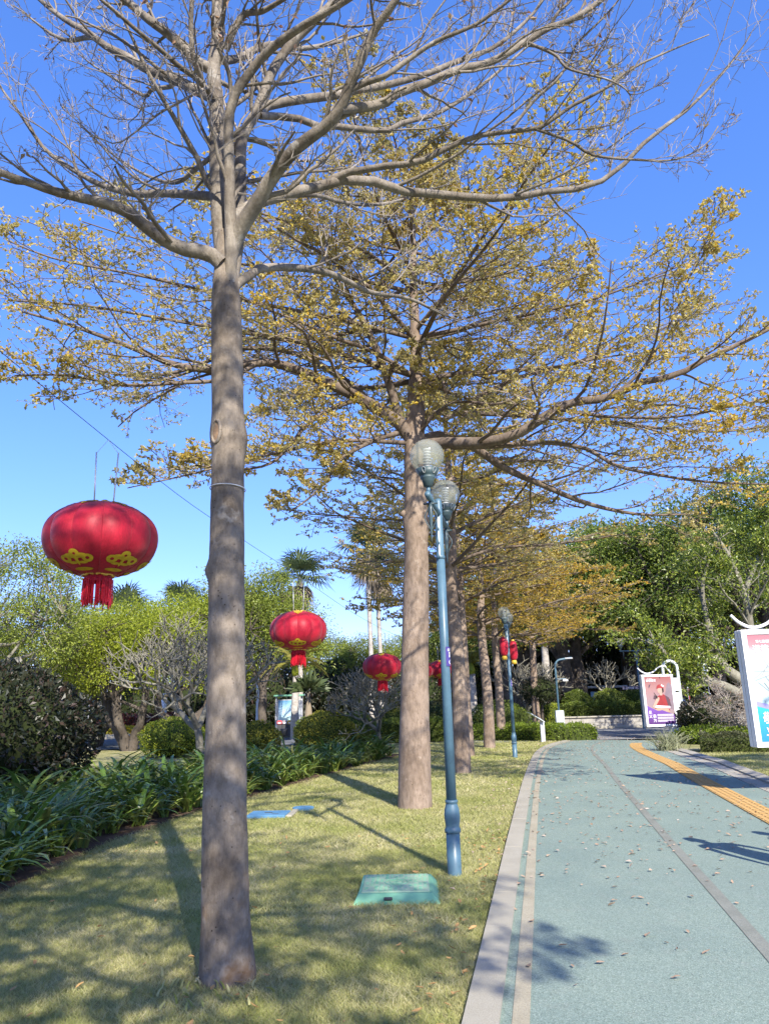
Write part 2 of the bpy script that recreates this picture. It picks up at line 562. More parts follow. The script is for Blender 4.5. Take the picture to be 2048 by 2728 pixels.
class G:
    """Collects shapes of one part."""

    def __init__(s):
        s.V, s.Q, s.n = [], [], 0

    def add(s, V, F):
        V = np.asarray(V, float).reshape(-1, 3)
        for f in (F if isinstance(F, list) else [F]):
            f = np.asarray(f)
            if len(f):
                s.Q.append(f + s.n)
        s.V.append(V)
        s.n += len(V)
        return s

    def box(s, c, d, rz=0.0, bev=0.0):
        c, d = np.asarray(c, float), np.asarray(d, float) / 2
        if bev > 0:
            b = min(bev, *(d * 0.9))
            V = []
            for sz in (-1, 1):
                for k, (ins, zz) in enumerate(((b, d[2]), (0, d[2] - b))):
                    for sx, sy in ((-1, -1), (1, -1), (1, 1), (-1, 1)):
                        V.append((sx * (d[0] - ins), sy * (d[1] - ins), sz * zz))
            V = np.array(V)
            r = [0, 4, 12, 8]
            Fq = [[3, 2, 1, 0], [8, 9, 10, 11]]
            for a, bb in ((0, 4), (4, 12), (12, 8)):
                for i in range(4):
                    j = (i + 1) % 4
                    Fq.append([a + i, a + j, bb + j, bb + i])
        else:
            V = np.array([(x, y, z) for z in (-d[2], d[2]) for x, y in ((-d[0], -d[1]), (d[0], -d[1]), (d[0], d[1]), (-d[0], d[1]))])
            Fq = [[3, 2, 1, 0], [4, 5, 6, 7], [0, 1, 5, 4], [1, 2, 6, 5], [2, 3, 7, 6], [3, 0, 4, 7]]
        if rz:
            cc, ss = math.cos(rz), math.sin(rz)
            V = V @ np.array([[cc, ss, 0], [-ss, cc, 0], [0, 0, 1]])
        return s.add(V + c, np.array(Fq))

    def lathe(s, prof, c=(0, 0, 0), n=24, cap=True):
        a = np.arange(n) / n * 2 * np.pi
        V = np.array([[(r * math.cos(t), r * math.sin(t), z) for t in a] for r, z in prof]).reshape(-1, 3) + np.asarray(c)
        k = len(prof)
        i, j = np.meshgrid(np.arange(k - 1), np.arange(n), indexing='ij')
        j2 = (j + 1) % n
        Fq = np.stack([i * n + j, i * n + j2, (i + 1) * n + j2, (i + 1) * n + j], -1).reshape(-1, 4)
        s.add(V, Fq)
        if cap:
            if prof[0][0] > 1e-4:
                s.Q.append(np.array([np.arange(n)[::-1]]) + s.n - k * n)
            if prof[-1][0] > 1e-4:
                s.Q.append(np.array([np.arange(n)]) + s.n - n)
        return s

    def tube(s, pts, r, S=8, cap=True):
        P = np.asarray(pts, float)[None]
        rr = np.full(P.shape[1], r) if np.isscalar(r) else np.asarray(r, float)
        V, Fq = tubes(P, rr[None], S)
        s.add(V, Fq)
        if cap:
            K = P.shape[1]
            s.Q.append(np.array([np.arange(S)[::-1]]) + s.n - K * S)
            s.Q.append(np.array([np.arange(S)]) + s.n - S)
        return s

    def prism(s, poly, z0, z1):
        """Vertical prism over a 2D outline."""
        p = np.asarray(poly, float)
        k = len(p)
        V = np.concatenate([np.c_[p, np.full(k, z0)], np.c_[p, np.full(k, z1)]])
        s.add(V, [np.array([[i, (i + 1) % k, k + (i + 1) % k, k + i] for i in range(k)]), np.array([np.arange(k)[::-1]]), np.array([np.arange(k) + k])])
        return s

    def done(s, name, m, parent=None, org=(0, 0, 0), smooth=False, kind=None):
        return O(name, np.concatenate(s.V), s.Q, m, parent, org, smooth, kind)


def norm(v):
    return v / np.maximum(np.linalg.norm(v, axis=-1, keepdims=True), 1e-9)


def tubes(P, R, S):
    N, K, _ = P.shape
    T = np.empty_like(P)
    T[:, 1:-1] = P[:, 2:] - P[:, :-2]
    T[:, 0] = P[:, 1] - P[:, 0]
    T[:, -1] = P[:, -1] - P[:, -2]
    T = norm(T)
    md = np.abs(norm(P[:, -1] - P[:, 0]))
    ref = np.eye(3)[np.argmin(md, axis=1)][:, None, :]
    U = norm(np.cross(T, ref))
    W = np.cross(T, U)
    a = np.arange(S) / S * 2 * np.pi
    V = P[:, :, None] + R[:, :, None, None] * (np.cos(a)[None, None, :, None] * U[:, :, None] + np.sin(a)[None, None, :, None] * W[:, :, None])
    b = (np.arange(N) * K * S)[:, None, None]
    i = np.arange(K - 1)[None, :, None] * S
    j = np.arange(S)[None, None, :]
    j2 = (j + 1) % S
    Fq = np.stack([b + i + j, b + i + j2, b + i + S + j2, b + i + S + j], -1).reshape(-1, 4)
    return V.reshape(-1, 3), Fq


def spline(pts, K):
    """Catmull-Rom through pts, K points evenly spaced along it."""
    p = np.asarray(pts, float)
    if len(p) == 2:
        return p[0] + (p[1] - p[0]) * np.linspace(0, 1, K)[:, None]
    e = np.concatenate([[2 * p[0] - p[1]], p, [2 * p[-1] - p[-2]]])
    out = []
    for i in range(len(p) - 1):
        t = np.linspace(0, 1, 12, endpoint=False)[:, None]
        a, b, c, d = e[i], e[i + 1], e[i + 2], e[i + 3]
        out.append(0.5 * (2 * b + (c - a) * t + (2 * a - 5 * b + 4 * c - d) * t ** 2 + (3 * b - a - 3 * c + d) * t ** 3))
    out = np.concatenate(out + [p[-1:]])
    L = np.concatenate([[0], np.cumsum(np.linalg.norm(np.diff(out, axis=0), axis=1))])
    u = np.linspace(0, L[-1], K)
    return np.stack([np.interp(u, L, out[:, k]) for k in range(p.shape[1])], -1)


def grow(P, R, n, tr, ang, Lr, K, ratio, rg, flat=0.7, up=0.08, wob=0.16, tip=0.35, rmin=0.003, spread=0.9, lcap=9.0):
    """n side branches on every branch of P."""
    N, Kp, _ = P.shape
    M = N * n
    idx = np.repeat(np.arange(N), n)
    kk = np.tile(np.arange(n), N)
    t = (kk + rg.random(M)) / n
    t = tr[0] + (tr[1] - tr[0]) * t
    f = t * (Kp - 1)
    i = np.clip(f.astype(int), 0, Kp - 2)
    a = (f - i)[:, None]
    p = P[idx, i] * (1 - a) + P[idx, i + 1] * a
    r = R[idx, i] * (1 - a[:, 0]) + R[idx, i + 1] * a[:, 0]
    T = norm(P[idx, i + 1] - P[idx, i])
    Lp = np.linalg.norm(np.diff(P, axis=1), axis=2).sum(1)[idx]
    side = np.cross(T, np.array([0, 0, 1.0]))
    bad = np.linalg.norm(side, axis=1) < 0.15
    side[bad] = rg.normal(size=(bad.sum(), 3))
    side = norm(side) * np.where((kk + rg.integers(0, 2, N)[idx]) % 2 == 0, 1, -1)[:, None]
    upv = np.cross(side, T)
    upv *= np.sign(upv[:, 2:3] + 1e-6)
    ph = rg.normal(0.15, spread, M)[:, None]
    perp = side * np.cos(ph) + upv * np.sin(ph)
    an = np.radians(rg.normal(ang, 11, M))[:, None]
    D = T * np.cos(an) + perp * np.sin(an)
    D[:, 2] = D[:, 2] * flat + up
    D = norm(D)
    L = np.minimum(Lp * Lr * (1.12 - 0.62 * t) * (0.55 + 0.9 * rg.random(M)), lcap)
    pts = [p]
    for k in range(1, K):
        D = D + rg.normal(0, wob, (M, 3))
        D[:, 2] += up * 0.35
        D = norm(D)
        p = p + D * (L / (K - 1))[:, None]
        pts.append(p)
    Pn = np.stack(pts, 1)
    r0 = np.maximum(r * ratio, rmin * 1.3)
    Rn = np.maximum(r0[:, None] * np.linspace(1, tip, K)[None], rmin)
    return Pn, Rn


def leaf_quads(pos, d, size, rg, width=0.5, fold=0.14, mid=0.58, upb=0.6):
    """Folded diamond-shaped leaves: pos (N,3), direction d, size (N,)."""
    N = len(pos)
    d = norm(d)
    up = rg.normal(0, 1, (N, 3))
    up[:, 2] += upb * 2
    s = norm(np.cross(d, up))
    nn = np.cross(s, d)
    size = np.asarray(size)[:, None]
    tipv = pos + d * size - nn * size * fold * 0.6
    m = pos + d * size * mid
    V = np.stack([pos, m + s * size * width / 2 + nn * size * fold, tipv, m - s * size * width / 2 + nn * size * fold], 1).reshape(-1, 3)
    b = (np.arange(N) * 4)[:, None]
    return V, np.concatenate([b + np.array([[0, 1, 2]]), b + np.array([[0, 2, 3]])])


def along(P, n, tr, rg):
    """n random points along every branch with tangents."""
    N, K, _ = P.shape
    idx = np.repeat(np.arange(N), n)
    t = tr[0] + (tr[1] - tr[0]) * rg.random(N * n)
    f = t * (K - 1)
    i = np.clip(f.astype(int), 0, K - 2)
    a = (f - i)[:, None]
    return P[idx, i] * (1 - a) + P[idx, i + 1] * a, norm(P[idx, i + 1] - P[idx, i])


def tips_leaves(P, n, size, rg, spread=0.9, tr=(0.15, 1.0), jit=0.0, upz=0.25, **k):
    p, T = along(P, n, tr, rg)
    d = norm(T) + rg.normal(0, spread, p.shape)
    d[:, 2] += upz
    if jit:
        p = p + rg.normal(0, jit, p.shape)
    return leaf_quads(p, d, size * (0.65 + 0.7 * rg.random(len(p))), rg, **k)


def rough_tube(pts, rad, S=28, K=90, seed=0, amp=0.035, bumps=()):
    """Trunk: smooth tapered tube with uneven girth; bumps = (t, angle, height, width_t, width_a)."""
    rg = np.random.default_rng(seed)
    P = spline(pts, K)
    t = np.linspace(0, 1, K)
    rr = np.interp(t, np.linspace(0, 1, len(rad)), rad)
    a = np.arange(S) / S * 2 * np.pi
    mod = np.zeros((K, S))
    for k in range(14):
        fa, ft = rg.integers(1, 5), rg.uniform(1, 14)
        mod += amp / 4 * np.sin(fa * a[None] + rg.uniform(0, 6.3) + ft * t[:, None] * 2) * rg.uniform(0.4, 1)
    # finer unevenness: smoothed random grid over height and angle
    gz, ga = max(6, int(K / 2.2)), max(5, S // 3)
    grid = rg.normal(0, 1, (gz, ga))
    zi = t * (gz - 1)
    z0 = np.clip(zi.astype(int), 0, gz - 2)
    zf = (zi - z0)[:, None]
    ai = a / (2 * np.pi) * ga
    a0 = ai.astype(int) % ga
    af = (ai - np.floor(ai))[None]
    g0 = grid[z0][:, a0] * (1 - zf) + grid[z0 + 1][:, a0] * zf
    g1 = grid[z0][:, (a0 + 1) % ga] * (1 - zf) + grid[z0 + 1][:, (a0 + 1) % ga] * zf
    mod += amp * 0.28 * (g0 * (1 - af) + g1 * af)
    for (bt, ba, bh, wt, wa) in bumps:
        da = (a[None] - ba + np.pi) % (2 * np.pi) - np.pi
        mod += bh * np.exp(-((t[:, None] - bt) / wt) ** 2 - (da / wa) ** 2)
    T = norm(np.gradient(P, axis=0))
    U = norm(np.cross(T, np.array([0, 1.0, 0.0])))
    W = np.cross(U, T)
    V = P[:, None] + (rr[:, None] * (1 + mod))[..., None] * (np.cos(a)[None, :, None] * U[:, None] + np.sin(a)[None, :, None] * -W[:, None])
    i, j = np.meshgrid(np.arange(K - 1), np.arange(S), indexing='ij')
    j2 = (j + 1) % S
    return V.reshape(-1, 3), np.stack([i * S + j, i * S + j2, (i + 1) * S + j2, (i + 1) * S + j], -1).reshape(-1, 4), P, rr


def cat(parts):
    V, Fs, n = [], [], 0
    for v, f in parts:
        for q in (f if isinstance(f, list) else [f]):
            Fs.append(np.asarray(q) + n)
        V.append(v)
        n += len(v)
    return np.concatenate(V), Fs
#--SECTION-SETTING--

# ------------------------------------------------------------------ the setting: ground, lawn, path
def rect(name, x0, x1, y0, y1, z, m):
    o = O(name, [(x0, y0, z), (x1, y0, z), (x1, y1, z), (x0, y1, z)], np.array([[0, 1, 2, 3]]), m)
    o['kind'] = 'structure'
    return o


rect('ground', -500, 500, -300, 900, -0.06, 'm_ground')

EDGE = spline([(-2.3, -9), (-0.53, 0.0), (0.33, 4.26), (0.80, 6.59), (1.53, 10.2), (2.94, 16.97), (4.54, 23.87), (5.9, 27.6), (7.9, 31.0), (10.6, 33.6)], 240)
ED_L = np.concatenate([[0], np.cumsum(np.linalg.norm(np.diff(EDGE, axis=0), axis=1))])
ED_T = norm(np.gradient(EDGE, axis=0))
ED_N = np.stack([ED_T[:, 1], -ED_T[:, 0]], -1)          # to the right


def edge_at(s):
    p = np.array([np.interp(s, ED_L, EDGE[:, k]) for k in (0, 1)])
    n = np.array([np.interp(s, ED_L, ED_N[:, k]) for k in (0, 1)])
    return p, n / np.linalg.norm(n)


def right_shrink(y):
    return np.interp(y, [19, 27, 31], [1.0, 0.86, 0.8])


def strip(name, o0, o1, z, m, s0, s1, parent=None, kind=None, n=120):
    V = []
    for s in np.linspace(s0, s1, n):
        p, nn = edge_at(s)
        k = right_shrink(p[1])
        for o in (o0, o1):
            q = p + nn * o * (k if o > 1 else 1)
            V.append((q[0], q[1], z))
    Fq = np.array([[2 * i, 2 * i + 1, 2 * i + 3, 2 * i + 2] for i in range(n - 1)])
    return O(name, V, Fq, m, parent, kind=kind)


S_END = float(np.interp(29.3, EDGE[:, 1], ED_L))
path = strip('path', 0.15, 4.02, 0.0, 'm_path', 0.5, S_END, kind='structure')
strip('edge_line', 0.245, 0.335, 0.004, 'm_line_beige', 0.5, S_END, path)
strip('centre_line', 1.75, 1.85, 0.004, 'm_line_grey', 0.5, S_END, path)


def stones(name, o0, o1, ln, z0, z1, m, s0, s1, gap, tilt=0.0, jit=0.003):
    rg = np.random.default_rng(3)
    s = s0
    while s + ln < s1:
        q = []
        for ss in (s + gap, s + ln - gap):
            p, nn = edge_at(ss)
            k = right_shrink(p[1])
            q.append((p + nn * o0 * (k if o0 > 1 else 1), p + nn * o1 * (k if o1 > 1 else 1)))
        dz = rg.normal(0, jit)
        a, b, c, d = q[0][0], q[0][1], q[1][1], q[1][0]
        ins = 0.002
        top = [np.array([*v, z1 + dz + (tilt if i in (1, 2) else 0)]) for i, v in enumerate((a, b, c, d))]
        cen = sum(top) / 4
        lowt = [v - np.array([0, 0, ins]) for v in top]
        topi = [v + norm(cen - v) * ins for v in top]
        bot = [np.array([v[0], v[1], z0]) for v in top]
        V = np.array(bot + lowt + topi)
        Fq = [[8, 9, 10, 11]]
        for base in (0, 4):
            for i in range(4):
                j = (i + 1) % 4
                Fq.append([base + i, base + j, base + 4 + j, base + 4 + i])
        O(name, V, np.array(Fq), m, path)
        s += ln


stones('kerb_stone', 0.0, 0.185, 0.98, -0.12, 0.022, 'm_granite', float(np.interp(2.0, EDGE[:, 1], ED_L)), S_END + 1.5, 0.0006, jit=0.0008)
stones('gutter_slab', 4.03, 4.34, 0.62, -0.10, 0.006, 'm_granite_pale', float(np.interp(6.0, EDGE[:, 1], ED_L)), S_END, 0.004)
stones('border_stone', 4.35, 4.55, 0.62, -0.10, 0.035, 'm_granite_pale', float(np.interp(6.0, EDGE[:, 1], ED_L)), S_END, 0.006, tilt=0.03)

g = G().box((0, 0, 0.006), (0.36, 0.296, 0.012), bev=0.003)
for k in range(4):
    for h in (-1, 1):
        off = 0.0 if k % 2 == 0 else 0.06
        g.box((-0.132 + 0.088 * k, h * 0.074 + off * (0.5 if h > 0 else 0.5), 0.0145), (0.052, 0.118 if k % 2 == 0 else 0.098, 0.008), bev=0.003)
tile0 = g.done('tactile_tile', 'm_tactile', path)
first = True
s = float(np.interp(5.0, EDGE[:, 1], ED_L))
while s < float(np.interp(27.5, EDGE[:, 1], ED_L)):
    p, nn = edge_at(s)
    q = p + nn * 3.33 * right_shrink(p[1])
    t_ = tile0 if first else inst(tile0, path)
    first = False
    t_.location = (q[0], q[1], 0.001)
    t_.rotation_euler = (0, 0, math.atan2(nn[1], nn[0]))
    s += 0.30 / (1.0 if p[1] < 22 else 0.98)

# lawn left of the path, planting bed, plaza, right lawn
XE = lambda y: np.interp(y, EDGE[:, 1], EDGE[:, 0])
BED = np.array([(-3.0, -6.0), (-3.4, 2.0), (-3.55, 7.0), (-3.52, 9.9), (-2.95, 12.8), (-2.35, 14.7), (-1.40, 18.1), (-0.4, 21.4), (0.6, 24.2)])
XB = lambda y: np.interp(y, BED[:, 1], BED[:, 0])


def band(name, fx0, fx1, y0, y1, z, m, n=60, kind='structure'):
    ys = np.linspace(y0, y1, n)
    V = np.concatenate([np.stack([[fx0(y), y, z], [fx1(y), y, z]]) for y in ys])
    return O(name, V, np.array([[2 * i, 2 * i + 1, 2 * i + 3, 2 * i + 2] for i in range(n - 1)]), m, kind=kind)


lawn = band('lawn', lambda y: -12.0, lambda y: XE(y) + 0.02, -12, 30.5, -0.022, 'm_lawn')
band('flower_bed', lambda y: XB(y) - 4.6, lambda y: XB(y) + 0.06 * math.sin(y * 3.1) + 0.05 * math.sin(y * 7.7), -6, 24.2, -0.012, 'm_soil')
band('right_lawn', lambda y: XE(y) + 4.5 * right_shrink(y), lambda y: 45.0, -12, 30.5, -0.022, 'm_lawn')
plaza = rect('plaza', 3.0, 60, 29.0, 39.2, -0.008, 'm_plaza')
rect('road', -70, -1.0, 31.5, 41.5, -0.03, 'm_road')
rect('far_road', 2.0, 70, 42.5, 49.0, 0.02, 'm_road')

RG = np.random.default_rng(11)


def grass(name, fx0, fx1, bands, m, lab):
    VV = []
    for (y0, y1, dens, h, w) in bands:
        ym = (y0 + y1) / 2
        wmax = max(abs(float(fx1(y) - fx0(y))) for y in (y0, ym, y1))
        n = int(dens * wmax * (y1 - y0))
        y = RG.uniform(y0, y1, n)
        u = RG.random(n)
        x = fx0(y) + (fx1(y) - fx0(y)) * u
        b = np.stack([x, y, np.full(n, -0.024)], -1)
        a = RG.uniform(0, 2 * np.pi, n)
        hh = h * RG.uniform(0.45, 1.25, n)
        ln = RG.normal(0, 1.1, (n, 2)) * hh[:, None]
        s_ = np.stack([np.cos(a), np.sin(a), np.zeros(n)], -1) * (w * RG.uniform(0.7, 1.4, n))[:, None]
        tip = b + np.concatenate([ln, hh[:, None]], 1)
        VV.append(np.stack([b - s_, b + s_, tip], 1).reshape(-1, 3))
    V = np.concatenate(VV)
    o = O(name, V, np.arange(len(V)).reshape(-1, 3), m, kind='stuff')
    return tag(o, lab, 'grass')


grass('grass', lambda y: np.maximum(XB(y) - 0.05, -0.62 * y - 0.6), lambda y: XE(y) + 0.012,
      [(3.5, 6.0, 10500, 0.036, 0.0022), (6.0, 9.0, 5600, 0.038, 0.0032), (9.0, 14.0, 2500, 0.04, 0.005), (14.0, 20.0, 1100, 0.042, 0.008), (20.0, 30.0, 420, 0.05, 0.013)], 'blade',
      'short sunlit green and straw-coloured lawn grass left of the path')
grass('grass', lambda y: XE(y) + 4.57 * right_shrink(y), lambda y: np.minimum(0.6 * y + 1.5, 14.5),
      [(10.0, 15.0, 1500, 0.04, 0.006), (15.0, 21.5, 900, 0.045, 0.009)], 'blade',
      'short dappled lawn grass right of the path below the billboard')
# ------------------------------------------------------------------ lawn trees along the path
def limb_px(pts, w0, w1, off=0.0, K=22, c=1):
    """Main limb measured in the photo: pts = (x, y, depth); widths in photo pixels at both ends."""
    P = spline([PX(x, y, Y) for x, y, Y in pts], K)
    px = np.array([depth_px(p) for p in P])
    R = np.linspace(w0, w1, K) * px / 2
    return P, R


def A(x, y, Y):      # measured in the enlarged top-left crop
    return (x / 1.622, y / 1.622, Y)


def B(x, y, Y):      # measured in the enlarged top-right crop
    return (1024 + x / 1.622, y / 1.622, Y)


def C3(x, y, Y):
    return (x / 1.622, 650 + y / 1.622, Y)


def C4(x, y, Y):
    return (1024 + x / 1.622, 650 + y / 1.622, Y)


def make_tree(name, label, org, trunk, limbs, levels, leaf, seed, trunk_mat, limb_mat, twig_mat, group, extra=None, twig_sides=(5, 4, 3)):
    """trunk: (pts, radii, bumps); limbs: list of (P, R); levels: kwargs for grow; leaf: list of (level, count, size, material, kwargs)."""
    rg = np.random.default_rng(seed)
    t = thing(name, label, 'tree', tuple(org), 0, group)
    V, Fq, P, rr = rough_tube(trunk[0], trunk[1], S=40, K=150, seed=seed, amp=0.045, bumps=trunk[2] if len(trunk) > 2 else ())
    O('trunk', V, [Fq, np.array([np.arange(40)]) + len(V) - 40], trunk_mat, t, org, smooth=True)
    for (lp, lr) in limbs:
        v, f = tubes(lp[None], lr[None], 12)
        O('limb', v, [f, np.array([np.arange(12)]), np.array([np.arange(12)]) + len(v) - 12], limb_mat, t, org, smooth=True)
    K = max(len(l[0]) for l in limbs)
    LP = np.stack([spline(l[0], K) if len(l[0]) != K else l[0] for l in limbs])
    LR = np.stack([np.interp(np.linspace(0, 1, K), np.linspace(0, 1, len(l[1])), l[1]) for l in limbs])
    lv = [(LP, LR)]
    parts = []
    for k, kw in enumerate(levels):
        kw = dict(kw)
        lv.append(grow(*lv[-1], rg=rg, **kw))
        v, f = tubes(*lv[-1], twig_sides[min(k, len(twig_sides) - 1)])
        if k == 0:
            O('branches', v, f, limb_mat, t, org, smooth=True, kind='stuff')
        else:
            parts.append((v, f))
    v, f = cat(parts)
    O('twigs', v, f, twig_mat, t, org, kind='stuff')
    for (li, n, size, m, kw) in leaf:
        src = lv[li][0]
        fr = kw.pop('frac', 1.0)
        if fr < 1:
            src = src[rg.random(len(src)) < fr]
        v, f = tips_leaves(src, n, size, rg, **kw)
        O('leaves', v, [f], m, t, org, kind='stuff')
    return t, lv


